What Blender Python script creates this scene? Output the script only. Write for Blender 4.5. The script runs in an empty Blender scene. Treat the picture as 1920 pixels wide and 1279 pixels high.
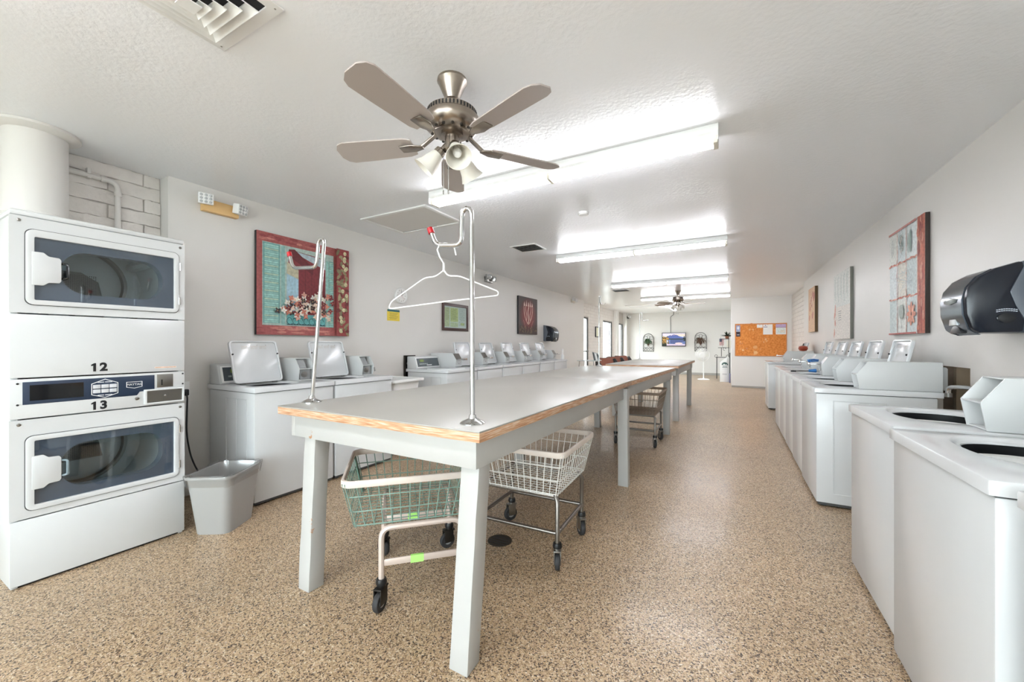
import bpy, bmesh, math, random
from mathutils import Vector, Matrix
random.seed(7)
PI = math.pi
scene = bpy.context.scene
col = scene.collection

# ------------------------------------------------------------------ camera
cam_d = bpy.data.cameras.new('camera'); cam = bpy.data.objects.new('camera', cam_d); col.objects.link(cam)
cam_d.sensor_width = 36.0; cam_d.lens = 740.0 / 1920 * 36.0; cam_d.shift_y = 6.0 / 1920
cam_d.clip_start = 0.02
cam.location = (0, 0, 1.22); cam.rotation_euler = (PI / 2, 0, math.atan(407 / 740.0))
scene.camera = cam

# ------------------------------------------------------------------ sky and exposure
world = bpy.data.worlds.new('overcast_sky'); scene.world = world; world.use_nodes = True
bg = world.node_tree.nodes['Background']; bg.inputs[0].default_value = (0.92, 0.95, 1.0, 1); bg.inputs[1].default_value = 5.4
TUBE = 13.0
scene.view_settings.view_transform = 'Standard'; scene.view_settings.look = 'None'
scene.view_settings.gamma = 1.0; scene.view_settings.use_curve_mapping = False
scene.view_settings.exposure = 1.58

def portal(name, loc, rot, sx, sy):
    l = bpy.data.lights.new(name, 'AREA'); l.shape = 'RECTANGLE'; l.size = sx; l.size_y = sy; l.cycles.is_portal = True
    o = bpy.data.objects.new(name, l); col.objects.link(o); o.location = loc; o.rotation_euler = rot
ZC = 2.53; XL = -3.82; XR = 1.38; XB = -3.95; YBACK = -3.2; YFAR = 17.3
portal('storefront_daylight', (-1.2, YBACK - 0.02, 1.25), (PI / 2, 0, 0), 4.4, 2.1)
portal('side_window_daylight', (XB - 0.09, 14.3, 1.1), (0, -PI / 2, 0), 2.0, 5.4)

# ------------------------------------------------------------------ materials
def lin(c):
    if max(c) > 1: c = [x / 255.0 for x in c]
    return tuple(x / 12.92 if x <= 0.04045 else ((x + 0.055) / 1.055) ** 2.4 for x in c)
MATS = {}
def mat(name, c, rough=0.5, metal=0.0, bump=0.0, bscale=60.0, var=0.0, vscale=4.0, spec=0.5, emit=0.0, coat=0.0, bdist=0.004, detail=4.0):
    if name in MATS: return MATS[name]
    m = bpy.data.materials.new(name); m.use_nodes = True; nt = m.node_tree; b = nt.nodes['Principled BSDF']
    L = lin(c) + (1,)
    b.inputs['Base Color'].default_value = L; b.inputs['Roughness'].default_value = rough; b.inputs['Metallic'].default_value = metal
    b.inputs['Specular IOR Level'].default_value = spec; b.inputs['Coat Weight'].default_value = coat
    if emit:
        b.inputs['Emission Color'].default_value = L; b.inputs['Emission Strength'].default_value = emit
    if bump or var:
        tc = nt.nodes.new('ShaderNodeTexCoord')
    if var:
        n = nt.nodes.new('ShaderNodeTexNoise'); n.inputs['Scale'].default_value = vscale; n.inputs['Detail'].default_value = detail
        nt.links.new(tc.outputs['Object'], n.inputs['Vector'])
        r = nt.nodes.new('ShaderNodeValToRGB'); r.color_ramp.elements[0].position = 0.3; r.color_ramp.elements[1].position = 0.7
        r.color_ramp.elements[0].color = tuple(x * (1 - var) for x in L[:3]) + (1,)
        r.color_ramp.elements[1].color = tuple(min(1, x * (1 + var)) for x in L[:3]) + (1,)
        nt.links.new(n.outputs['Fac'], r.inputs['Fac']); nt.links.new(r.outputs['Color'], b.inputs['Base Color'])
    if bump:
        n2 = nt.nodes.new('ShaderNodeTexNoise'); n2.inputs['Scale'].default_value = bscale; n2.inputs['Detail'].default_value = 5
        nt.links.new(tc.outputs['Object'], n2.inputs['Vector'])
        bp = nt.nodes.new('ShaderNodeBump'); bp.inputs['Strength'].default_value = bump; bp.inputs['Distance'].default_value = bdist
        nt.links.new(n2.outputs['Fac'], bp.inputs['Height']); nt.links.new(bp.outputs['Normal'], b.inputs['Normal'])
    MATS[name] = m
    return m

def glass_mat(name, tint=(0.9, 0.95, 0.95), alpha=0.12, rough=0.02):
    if name in MATS: return MATS[name]
    m = bpy.data.materials.new(name); m.use_nodes = True; nt = m.node_tree; nt.nodes.clear()
    o = nt.nodes.new('ShaderNodeOutputMaterial'); mx = nt.nodes.new('ShaderNodeMixShader'); t = nt.nodes.new('ShaderNodeBsdfTransparent')
    g = nt.nodes.new('ShaderNodeBsdfGlossy'); f = nt.nodes.new('ShaderNodeLayerWeight'); f.inputs[0].default_value = 0.5
    p = nt.nodes.new('ShaderNodeMath'); p.operation = 'POWER'; p.inputs[1].default_value = 5.0
    a = nt.nodes.new('ShaderNodeMath'); a.operation = 'MULTIPLY_ADD'; a.inputs[1].default_value = 0.7; a.inputs[2].default_value = 0.03 + alpha * 0.25
    t.inputs[0].default_value = tint + (1,); g.inputs['Roughness'].default_value = rough
    nt.links.new(f.outputs['Facing'], p.inputs[0]); nt.links.new(p.outputs[0], a.inputs[0]); nt.links.new(a.outputs[0], mx.inputs[0])
    nt.links.new(t.outputs[0], mx.inputs[1]); nt.links.new(g.outputs[0], mx.inputs[2]); nt.links.new(mx.outputs[0], o.inputs[0])
    MATS[name] = m
    return m

def print_mat():
    if 'printed_ink' in MATS: return MATS['printed_ink']
    m = bpy.data.materials.new('printed_ink'); m.use_nodes = True; nt = m.node_tree; b = nt.nodes['Principled BSDF']
    a = nt.nodes.new('ShaderNodeAttribute'); a.attribute_name = 'Col'; b.inputs['Roughness'].default_value = 0.55
    tc = nt.nodes.new('ShaderNodeTexCoord'); n = nt.nodes.new('ShaderNodeTexNoise'); n.inputs['Scale'].default_value = 38; n.inputs['Detail'].default_value = 6
    nt.links.new(tc.outputs['Object'], n.inputs['Vector'])
    r = nt.nodes.new('ShaderNodeMapRange'); r.inputs[1].default_value = 0.3; r.inputs[2].default_value = 0.7; r.inputs[3].default_value = 0.78; r.inputs[4].default_value = 1.15
    nt.links.new(n.outputs['Fac'], r.inputs[0])
    x = nt.nodes.new('ShaderNodeVectorMath'); x.operation = 'SCALE'
    nt.links.new(a.outputs['Color'], x.inputs[0]); nt.links.new(r.outputs[0], x.inputs['Scale']); nt.links.new(x.outputs[0], b.inputs['Base Color'])
    MATS['printed_ink'] = m
    return m

def floor_mat():
    m = bpy.data.materials.new('pebble_epoxy_floor'); m.use_nodes = True; nt = m.node_tree; b = nt.nodes['Principled BSDF']
    tc = nt.nodes.new('ShaderNodeTexCoord')
    wn = nt.nodes.new('ShaderNodeTexNoise'); wn.inputs['Scale'].default_value = 90; wn.inputs['Detail'].default_value = 2
    nt.links.new(tc.outputs['Object'], wn.inputs['Vector'])
    add = nt.nodes.new('ShaderNodeVectorMath'); add.operation = 'MULTIPLY_ADD'; add.inputs[1].default_value = (0.010, 0.010, 0.0)
    nt.links.new(wn.outputs['Color'], add.inputs[0]); nt.links.new(tc.outputs['Object'], add.inputs[2])
    v = nt.nodes.new('ShaderNodeTexVoronoi'); v.inputs['Scale'].default_value = 215; nt.links.new(add.outputs[0], v.inputs['Vector'])
    sp = nt.nodes.new('ShaderNodeSeparateColor'); nt.links.new(v.outputs['Color'], sp.inputs[0])
    r = nt.nodes.new('ShaderNodeValToRGB'); cr = r.color_ramp; cr.interpolation = 'CONSTANT'
    stops = [(0.0, (64, 50, 40)), (0.12, (122, 97, 73)), (0.24, (168, 140, 107)), (0.40, (194, 165, 129)), (0.60, (203, 176, 141)), (0.77, (197, 167, 140)), (0.87, (216, 196, 167)), (0.96, (226, 212, 190))]
    while len(cr.elements) < len(stops): cr.elements.new(0.5)
    for e, (p, c) in zip(cr.elements, stops): e.position = p; e.color = lin(c) + (1,)
    nt.links.new(sp.outputs[0], r.inputs['Fac'])
    # dark grout between the pebbles
    v2 = nt.nodes.new('ShaderNodeTexVoronoi'); v2.feature = 'DISTANCE_TO_EDGE'; v2.inputs['Scale'].default_value = 215; nt.links.new(add.outputs[0], v2.inputs['Vector'])
    mr = nt.nodes.new('ShaderNodeMapRange'); mr.inputs[1].default_value = 0.0; mr.inputs[2].default_value = 0.10; mr.inputs[3].default_value = 0.62; mr.inputs[4].default_value = 1.0
    nt.links.new(v2.outputs['Distance'], mr.inputs[0])
    # broad random tone variation
    n = nt.nodes.new('ShaderNodeTexNoise'); n.inputs['Scale'].default_value = 1.1; n.inputs['Detail'].default_value = 4; nt.links.new(tc.outputs['Object'], n.inputs['Vector'])
    m2 = nt.nodes.new('ShaderNodeMapRange'); m2.inputs[1].default_value = 0.3; m2.inputs[2].default_value = 0.7; m2.inputs[3].default_value = 0.86; m2.inputs[4].default_value = 1.06
    nt.links.new(n.outputs['Fac'], m2.inputs[0])
    mm = nt.nodes.new('ShaderNodeMath'); mm.operation = 'MULTIPLY'; nt.links.new(mr.outputs[0], mm.inputs[0]); nt.links.new(m2.outputs[0], mm.inputs[1])
    x = nt.nodes.new('ShaderNodeVectorMath'); x.operation = 'SCALE'; nt.links.new(r.outputs['Color'], x.inputs[0]); nt.links.new(mm.outputs[0], x.inputs['Scale'])
    nt.links.new(x.outputs[0], b.inputs['Base Color'])
    b.inputs['Roughness'].default_value = 0.42
    bp = nt.nodes.new('ShaderNodeBump'); bp.inputs['Strength'].default_value = 0.35; bp.inputs['Distance'].default_value = 0.0015
    nt.links.new(v2.outputs['Distance'], bp.inputs['Height']); nt.links.new(bp.outputs['Normal'], b.inputs['Normal'])
    b.inputs['Coat Weight'].default_value = 0.22; b.inputs['Coat Roughness'].default_value = 0.17
    return m

def ceiling_mat():
    m = bpy.data.materials.new('glossy_textured_ceiling_paint'); m.use_nodes = True; nt = m.node_tree; b = nt.nodes['Principled BSDF']
    b.inputs['Base Color'].default_value = lin((244, 245, 247)) + (1,)
    tc = nt.nodes.new('ShaderNodeTexCoord')
    n = nt.nodes.new('ShaderNodeTexNoise'); n.inputs['Scale'].default_value = 1.6; n.inputs['Detail'].default_value = 5; nt.links.new(tc.outputs['Object'], n.inputs['Vector'])
    r = nt.nodes.new('ShaderNodeMapRange'); r.inputs[1].default_value = 0.3; r.inputs[2].default_value = 0.7; r.inputs[3].default_value = 0.26; r.inputs[4].default_value = 0.30
    nt.links.new(n.outputs['Fac'], r.inputs[0]); b.inputs['Roughness'].default_value = 0.28
    n2 = nt.nodes.new('ShaderNodeTexNoise'); n2.inputs['Scale'].default_value = 42; n2.inputs['Detail'].default_value = 5; n2.inputs['Roughness'].default_value = 0.55
    nt.links.new(tc.outputs['Object'], n2.inputs['Vector'])
    # brushed-on strokes that come and go over the ceiling
    mk = nt.nodes.new('ShaderNodeTexNoise'); mk.inputs['Scale'].default_value = 0.9; mk.inputs['Detail'].default_value = 3; nt.links.new(tc.outputs['Object'], mk.inputs['Vector'])
    mr = nt.nodes.new('ShaderNodeMapRange'); mr.inputs[1].default_value = 0.35; mr.inputs[2].default_value = 0.65; mr.inputs[3].default_value = 0.15; mr.inputs[4].default_value = 0.75
    nt.links.new(mk.outputs['Fac'], mr.inputs[0])
    bp = nt.nodes.new('ShaderNodeBump'); bp.inputs['Distance'].default_value = 0.006; nt.links.new(mr.outputs[0], bp.inputs['Strength'])
    nt.links.new(n2.outputs['Fac'], bp.inputs['Height']); nt.links.new(bp.outputs['Normal'], b.inputs['Normal'])
    return m

def worn_paint_mat():
    m = bpy.data.materials.new('chipped_table_paint'); m.use_nodes = True; nt = m.node_tree; b = nt.nodes['Principled BSDF']
    tc = nt.nodes.new('ShaderNodeTexCoord')
    n = nt.nodes.new('ShaderNodeTexNoise'); n.inputs['Scale'].default_value = 9; n.inputs['Detail'].default_value = 8; n.inputs['Roughness'].default_value = 0.65; nt.links.new(tc.outputs['Object'], n.inputs['Vector'])
    r = nt.nodes.new('ShaderNodeValToRGB'); cr = r.color_ramp; cr.elements[0].position = 0.0; cr.elements[0].color = lin((176, 175, 171)) + (1,)
    cr.elements[1].position = 0.685; cr.elements[1].color = lin((180, 179, 176)) + (1,)
    e = cr.elements.new(0.69); e.color = lin((176, 128, 92)) + (1,)
    nt.links.new(n.outputs['Fac'], r.inputs['Fac']); nt.links.new(r.outputs['Color'], b.inputs['Base Color']); b.inputs['Roughness'].default_value = 0.4
    bp = nt.nodes.new('ShaderNodeBump'); bp.inputs['Strength'].default_value = 0.25; bp.inputs['Distance'].default_value = 0.004
    nt.links.new(n.outputs['Fac'], bp.inputs['Height']); nt.links.new(bp.outputs['Normal'], b.inputs['Normal'])
    return m

def wood_edge_mat():
    m = bpy.data.materials.new('worn_wood_edge'); m.use_nodes = True; nt = m.node_tree; b = nt.nodes['Principled BSDF']
    tc = nt.nodes.new('ShaderNodeTexCoord'); mp = nt.nodes.new('ShaderNodeMapping'); mp.inputs['Scale'].default_value = (3, 3, 60)
    nt.links.new(tc.outputs['Object'], mp.inputs[0])
    n = nt.nodes.new('ShaderNodeTexNoise'); n.inputs['Scale'].default_value = 4; n.inputs['Detail'].default_value = 6; nt.links.new(mp.outputs[0], n.inputs['Vector'])
    r = nt.nodes.new('ShaderNodeValToRGB'); cr = r.color_ramp
    cr.elements[0].position = 0.3; cr.elements[0].color = lin((160, 108, 74)) + (1,); cr.elements[1].position = 0.68; cr.elements[1].color = lin((216, 196, 176)) + (1,)
    e = cr.elements.new(0.5); e.color = lin((196, 152, 116)) + (1,)
    nt.links.new(n.outputs['Fac'], r.inputs['Fac']); nt.links.new(r.outputs['Color'], b.inputs['Base Color']); b.inputs['Roughness'].default_value = 0.5
    return m

def cork_mat():
    m = bpy.data.materials.new('orange_cork'); m.use_nodes = True; nt = m.node_tree; b = nt.nodes['Principled BSDF']
    tc = nt.nodes.new('ShaderNodeTexCoord'); n = nt.nodes.new('ShaderNodeTexNoise'); n.inputs['Scale'].default_value = 26; n.inputs['Detail'].default_value = 8
    nt.links.new(tc.outputs['Object'], n.inputs['Vector'])
    r = nt.nodes.new('ShaderNodeValToRGB'); cr = r.color_ramp; cr.elements[0].position = 0.3; cr.elements[0].color = lin((206, 118, 50)) + (1,)
    cr.elements[1].position = 0.7; cr.elements[1].color = lin((238, 160, 84)) + (1,)
    nt.links.new(n.outputs['Fac'], r.inputs['Fac']); nt.links.new(r.outputs['Color'], b.inputs['Base Color']); b.inputs['Roughness'].default_value = 0.9
    return m

ENAMEL = mat('white_enamel', (207, 209, 209), 0.22, spec=0.5, var=0.012, vscale=3)
ENAMEL2 = mat('white_enamel_top', (212, 214, 215), 0.16, spec=0.5)
GREYP = mat('pale_grey_powder_coat', (204, 206, 205), 0.4)
GREYD = mat('shadow_gap_grey', (70, 70, 70), 0.6)
BLACK = mat('black_plastic', (22, 23, 26), 0.35)
BLACKG = mat('glossy_black_plastic', (16, 18, 22), 0.12)
RUBBER = mat('dark_rubber', (48, 47, 48), 0.65)
CHROME = mat('polished_chrome', (205, 205, 205), 0.12, 1.0)
STEEL = mat('brushed_steel', (150, 148, 144), 0.3, 1.0)
NICKEL = mat('brushed_nickel', (158, 148, 138), 0.27, 1.0)
DARKMETAL = mat('dark_metal', (60, 56, 52), 0.4, 0.8)
WALLP = mat('greige_wall_paint', (224, 221, 216), 0.42, bump=0.06, bscale=90, var=0.012, vscale=1.3)
WALLW = mat('white_wall_paint', (232, 230, 226), 0.45, bump=0.05, bscale=90)
BRICKP = mat('painted_slump_block', (226, 221, 215), 0.5, bump=0.8, bscale=14, var=0.04, vscale=7, bdist=0.012)
MORTAR = mat('painted_mortar', (196, 190, 184), 0.7, bump=0.4, bscale=40)
PIPEP = mat('painted_pipe', (222, 219, 214), 0.4)
WHITEP = mat('white_plastic', (240, 240, 238), 0.35)
CREAM = mat('cream_plastic', (226, 220, 205), 0.4)
RED = mat('red_cap', (176, 22, 32), 0.35)
TAN = mat('tan_plastic', (228, 188, 128), 0.45)
NAVY = mat('navy_overlay', (40, 54, 76), 0.35)
SCREEN = mat('dark_display', (8, 9, 12), 0.08)
PAPER = mat('white_paper', (244, 243, 240), 0.8)
TABLETOP = mat('grey_laminate', (160, 157, 150), 0.33, spec=0.4, var=0.02, vscale=2.5, bump=0.01)
CHIP = worn_paint_mat(); WOOD = wood_edge_mat(); CORK = cork_mat(); FLOORM = floor_mat(); CEILM = ceiling_mat()
GLASS = glass_mat('clear_pane'); DRYGLASS = glass_mat('smoked_dryer_glass', (0.86, 0.89, 0.90), 0.12)
FROST = mat('frosted_glass_shade', (236, 232, 222), 0.35, spec=0.5)
WIREW = mat('white_wire', (228, 226, 220), 0.35)
WIREG = mat('green_coated_wire', (122, 150, 138), 0.4)
WIREB = mat('bronze_wire', (150, 136, 120), 0.35, 0.5)
VINYL = mat('beige_vinyl_rim', (214, 202, 192), 0.45, var=0.06, vscale=9)
LEAF = mat('leaf_green', (50, 74, 42), 0.5, var=0.2, vscale=20)
LEAFD = mat('dark_leaf', (44, 56, 40), 0.5)
LEAFB = mat('brown_leaf', (92, 66, 50), 0.6)
BLUE = mat('blue_plastic', (62, 130, 200), 0.4)
TUBEM = mat('lit_fluorescent_tube', (245, 246, 252), 0.4, emit=TUBE)
INK = print_mat()
FANBLADE = mat('taupe_fan_blade', (176, 166, 160), 0.45)

# ------------------------------------------------------------------ mesh helpers
class MB:
    def __init__(s): s.v = []; s.f = []; s.m = []
    def add(s, vs, fs, mi=0):
        o = len(s.v); s.v += [tuple(v) for v in vs]
        for f in fs: s.f.append(tuple(i + o for i in f)); s.m.append(mi)
        return s
    def box(s, x0, x1, y0, y1, z0, z1, mi=0):
        return s.add([(x0,y0,z0),(x1,y0,z0),(x1,y1,z0),(x0,y1,z0),(x0,y0,z1),(x1,y0,z1),(x1,y1,z1),(x0,y1,z1)],
                     [(0,3,2,1),(4,5,6,7),(0,1,5,4),(1,2,6,5),(2,3,7,6),(3,0,4,7)], mi)
    def hexa(s, b, t, mi=0):
        return s.add(list(b) + list(t), [(0,3,2,1),(4,5,6,7),(0,1,5,4),(1,2,6,5),(2,3,7,6),(3,0,4,7)], mi)
    def prism(s, pts, ax, a0, a1, mi=0):
        n = len(pts)
        def P(p, a): return {'x': (a, p[0], p[1]), 'y': (p[0], a, p[1]), 'z': (p[0], p[1], a)}[ax]
        vs = [P(p, a0) for p in pts] + [P(p, a1) for p in pts]
        fs = [tuple(range(n))[::-1], tuple(range(n, 2 * n))] + [(i, (i + 1) % n, n + (i + 1) % n, n + i) for i in range(n)]
        return s.add(vs, fs, mi)
    def tube(s, path, r, n=8, closed=False, mi=0, cap=True):
        P = [Vector(p) for p in path]; k = len(P); rings = []
        rr = r if isinstance(r, (list, tuple)) else [r] * k
        t0 = None; nrm = None
        for i in range(k):
            if closed: t = (P[(i + 1) % k] - P[i - 1])
            else: t = P[min(i + 1, k - 1)] - P[max(i - 1, 0)]
            t = t.normalized() if t.length > 1e-9 else Vector((0, 0, 1))
            if nrm is None:
                a = Vector((0, 0, 1)) if abs(t.z) < 0.9 else Vector((1, 0, 0)); nrm = t.cross(a).normalized()
            else:
                nrm = (nrm - t * nrm.dot(t))
                nrm = nrm.normalized() if nrm.length > 1e-6 else t.orthogonal().normalized()
            b = t.cross(nrm)
            rings.append([P[i] + (nrm * math.cos(2 * PI * j / n) + b * math.sin(2 * PI * j / n)) * rr[i] for j in range(n)])
        vs = [v for R in rings for v in R]; fs = []
        for i in range(k if closed else k - 1):
            a = i * n; c = ((i + 1) % k) * n
            for j in range(n): fs.append((a + j, a + (j + 1) % n, c + (j + 1) % n, c + j))
        if not closed and cap: fs += [tuple(range(n))[::-1], tuple(range((k - 1) * n, k * n))]
        return s.add(vs, fs, mi)
    def lathe(s, prof, n=24, c=(0, 0, 0), ax='z', mi=0, mtx=None, capped=True):
        vs = []; fs = []; rings = []
        for (r, z) in prof:
            k = 1 if r < 1e-6 else n; ids = []
            for j in range(k):
                a = 2 * PI * j / n; x, y = r * math.cos(a), r * math.sin(a)
                p = Vector({'z': (x, y, z), 'x': (z, x, y), 'y': (y, z, x)}[ax])
                if mtx: p = mtx @ p
                ids.append(len(vs)); vs.append((p.x + c[0], p.y + c[1], p.z + c[2]))
            rings.append(ids * n if k == 1 else ids)
        for A, B in zip(rings[:-1], rings[1:]):
            for j in range(n):
                q = []
                for i in (A[j], A[(j+1) % n], B[(j+1) % n], B[j]):
                    if i not in q: q.append(i)
                if len(q) > 2: fs.append(tuple(q))
        if capped:
            if prof[0][0] > 1e-6: fs.append(tuple(rings[0])[::-1])
            if prof[-1][0] > 1e-6: fs.append(tuple(rings[-1]))
        return s.add(vs, fs, mi)
    def mesh(s, name, mats, bevel=0.0, smooth=None, seg=2):
        me = bpy.data.meshes.new(name); me.from_pydata(s.v, [], s.f)
        for m in mats: me.materials.append(m)
        me.polygons.foreach_set('material_index', s.m)
        bm = bmesh.new(); bm.from_mesh(me)
        bmesh.ops.recalc_face_normals(bm, faces=bm.faces[:])
        if bevel:
            es = [e for e in bm.edges if len(e.link_faces) == 2 and e.calc_face_angle(0) > 0.5]
            bmesh.ops.bevel(bm, geom=es, offset=bevel, segments=seg, profile=0.5, affect='EDGES', clamp_overlap=True)
        bm.to_mesh(me); bm.free()
        if smooth is None: smooth = True
        if smooth:
            me.polygons.foreach_set('use_smooth', [True] * len(me.polygons))
            me.set_sharp_from_angle(angle=math.radians(38))
        me.update()
        return me

def link(name, me, parent=None, loc=None, rz=None):
    o = bpy.data.objects.new(name, me); col.objects.link(o)
    if parent is not None: o.parent = parent
    if loc is not None: o.location = loc
    if rz is not None: o.rotation_euler = (0, 0, rz)
    return o
def tag(o, label=None, cat=None, group=None, kind=None):
    if label: o['label'] = label
    if cat: o['category'] = cat
    if group: o['group'] = group
    if kind: o['kind'] = kind
    return o
def thing(name, label, cat, loc=(0, 0, 0), rz=0, group=None):
    o = link(name, None, None, loc, rz); o.empty_display_size = 0.1
    return tag(o, label, cat, group)
CACHE = {}
def part(name, parent, fn, mats, bevel=0.0, key=None, label=None, loc=None, smooth=None):
    """one mesh object under parent; alike parts share their mesh through key"""
    if not isinstance(mats, (list, tuple)): mats = [mats]
    me = CACHE.get(key) if key else None
    if me is None:
        mb = fn if isinstance(fn, MB) else fn()
        me = mb.mesh(name, mats, bevel, smooth)
        if key: CACHE[key] = me
    o = link(name, me, parent, loc)
    if label: o['label'] = label
    return o
def struct(name, mb, mats, label, cat, bevel=0.0):
    o = part(name, None, mb, mats, bevel); return tag(o, label, cat, kind='structure')
def rrect(x0, x1, y0, y1, r, n=5):
    pts = []
    for cx, cy, a0 in ((x1-r, y0+r, -PI/2), (x1-r, y1-r, 0), (x0+r, y1-r, PI/2), (x0+r, y0+r, PI)):
        for i in range(n + 1):
            a = a0 + PI / 2 * i / n; pts.append((cx + r * math.cos(a), cy + r * math.sin(a)))
    return pts
def frame_mb(outer, inner, ax, a0, a1, mb=None, mi=0):
    """ring between two outlines with the same point count, extruded along ax"""
    mb = mb or MB(); n = len(outer)
    def P(p, a): return {'x': (a, p[0], p[1]), 'y': (p[0], a, p[1]), 'z': (p[0], p[1], a)}[ax]
    vs = [P(p, a0) for p in outer] + [P(p, a0) for p in inner] + [P(p, a1) for p in outer] + [P(p, a1) for p in inner]; fs = []
    for i in range(n):
        j = (i + 1) % n
        fs += [(i, j, n+j, n+i), (2*n+i, 3*n+i, 3*n+j, 2*n+j), (i, 2*n+i, 2*n+j, j), (n+i, n+j, 3*n+j, 3*n+i)]
    return mb.add(vs, fs, mi)
def fillet(pts, r, n=6):
    P = [Vector(p) for p in pts]; out = [P[0]]
    for i in range(1, len(P) - 1):
        a = (P[i-1] - P[i]); b = (P[i+1] - P[i]); q = min(r, a.length * 0.49, b.length * 0.49)
        A = P[i] + a.normalized() * q; B = P[i] + b.normalized() * q
        for k in range(n + 1):
            t = k / n; out.append(A * (1-t)**2 + P[i] * 2*t*(1-t) + B * t*t)
    return out + [P[-1]]
def text(name, s, size, m, parent, mtx, depth=0.0004, bold=0.0):
    c = bpy.data.curves.new('t', 'FONT'); c.body = s; c.size = size; c.align_x = 'CENTER'; c.align_y = 'CENTER'; c.extrude = depth; c.offset = bold
    o = bpy.data.objects.new('t', c); col.objects.link(o)
    dg = bpy.context.evaluated_depsgraph_get(); me = bpy.data.meshes.new_from_object(o.evaluated_get(dg))
    bpy.data.objects.remove(o); me.materials.clear(); me.materials.append(m)
    t = link(name, me, parent); t.matrix_local = mtx
    return t
def face_mtx(o, u, v):
    u = Vector(u); v = Vector(v); n = u.cross(v)
    return Matrix(((u.x, v.x, n.x, o[0]), (u.y, v.y, n.y, o[1]), (u.z, v.z, n.z, o[2]), (0, 0, 0, 1)))
def ink(name, items, parent, mtx, step=0.00005):
    """flat print: polygons (points in metres on the sheet, colour) laid one over the other"""
    me = bpy.data.meshes.new(name); vs = []; fs = []; cs = []
    for k, (pts, c) in enumerate(items):
        o = len(vs); vs += [(p[0], p[1], 0.0006 + k * step) for p in pts]; fs.append(tuple(range(o, o + len(pts)))); L = lin(c); g = sum(L) / 3; cs.append(tuple(x * 0.86 + g * 0.14 for x in L) + (1,))
    me.from_pydata(vs, [], fs); ca = me.color_attributes.new('Col', 'FLOAT_COLOR', 'CORNER')
    for p, c in zip(me.polygons, cs):
        for li in p.loop_indices: ca.data[li].color = c
    me.materials.append(INK); me.update()
    o = link(name, me, parent); o.matrix_local = mtx
    return o
def R(x0, y0, x1, y1): return [(x0, y0), (x1, y0), (x1, y1), (x0, y1)]
def ell(cx, cy, rx, ry, n=12, a=0.0):
    ca, sa = math.cos(a), math.sin(a); out = []
    for i in range(n):
        x, y = rx * math.cos(2*PI*i/n), ry * math.sin(2*PI*i/n); out.append((cx + x*ca - y*sa, cy + x*sa + y*ca))
    return out
def stroke(pts, w):
    n = len(pts); L = []; Rr = []
    for i in range(n):
        a = pts[max(i-1, 0)]; b = pts[min(i+1, n-1)]; dx, dy = b[0]-a[0], b[1]-a[1]; l = math.hypot(dx, dy) or 1
        ww = w if not isinstance(w, (list, tuple)) else w[i]
        L.append((pts[i][0] - dy/l*ww/2, pts[i][1] + dx/l*ww/2)); Rr.append((pts[i][0] + dy/l*ww/2, pts[i][1] - dx/l*ww/2))
    return L + Rr[::-1]

# ------------------------------------------------------------------ the room
struct('floor', MB().box(-4.6, 2.2, YBACK - 0.2, YFAR + 0.3, -0.12, 0.0), FLOORM, 'tan pebble epoxy floor with brown and black specks', 'floor')
struct('ceiling', MB().box(-4.6, 2.2, YBACK - 0.2, YFAR + 0.3, ZC, ZC + 0.12), CEILM, 'white glossy textured ceiling with patches', 'ceiling')
struct('wall_left', MB().box(XL - 0.25, XL, 1.40, 11.43, 0, ZC), WALLP, 'greige painted wall behind the left washers', 'wall')
# near brick wall behind the dryers
wb = struct('wall_left_brick', MB().box(XB - 0.2, XB - 0.012, YBACK, 1.40, 0, ZC), MORTAR, 'white painted block wall behind the stacked dryers', 'wall')
k = 0
for r in range(18):
    z0 = 0.74 + r * 0.1
    if z0 > ZC - 0.02: break
    y = -1.3 - (0.2 if r % 2 else 0.0)
    while y < 1.40:
        y1 = min(y + 0.392, 1.398); ya = y
        if y1 - ya > 0.04:
            j = random.uniform(-0.009, 0.007); z1 = min(z0 + 0.092, ZC - 0.004)
            mb = MB(); ny = 9; bot = []; top = []
            pts = [(ya + (y1-ya)*i/ny, z0 + random.uniform(-0.006, 0.003)) for i in range(ny+1)] + [(ya + (y1-ya)*i/ny, z1 + random.uniform(-0.004, 0.007)) for i in range(ny, -1, -1)]
            mb.prism(pts, 'x', XB - 0.03, XB + j)
            part('brick', wb, mb, BRICKP, 0.004)
        y += 0.4
# far left brick wall, with the door and two windows
def brick_stuff(name, parent, plane, y0, y1, z0, z1, holes, face):
    mb = MB(); r = 0; z = z0
    while z < z1 - 0.02:
        zt = min(z + 0.094, z1); y = y0 - (0.2 if r % 2 else 0)
        while y < y1:
            a, b = max(y, y0), min(y + 0.393, y1)
            segs = [(a, b)]
            for (h0, h1, g0, g1) in holes:
                if zt > g0 and z < g1:
                    ns = []
                    for (p, q) in segs:
                        if q <= h0 or p >= h1: ns.append((p, q)); continue
                        if p < h0: ns.append((p, h0))
                        if q > h1: ns.append((h1, q))
                    segs = ns
            for (p, q) in segs:
                if q - p > 0.02: mb.box(plane - 0.012 if face > 0 else plane, plane if face > 0 else plane + 0.012, p, q, z, zt)
            y += 0.4
        z += 0.1; r += 1
    o = part(name, parent, mb, BRICKP, 0.0); o['kind'] = 'stuff'; return o
HOLES = [(11.72, 12.22, 0.03, 2.07), (13.90, 15.16, 0.10, 2.07), (16.08, 16.95, 0.10, 2.07)]
mb = MB(); yc = 11.43
for (h0, h1, g0, g1) in HOLES:
    mb.box(XB - 0.08, XB, yc, h0, 0, ZC); mb.box(XB - 0.08, XB, h0, h1, g1, ZC); mb.box(XB - 0.08, XB, h0, h1, 0, g0); yc = h1
mb.box(XB - 0.08, XB, yc, YFAR, 0, ZC)
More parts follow.
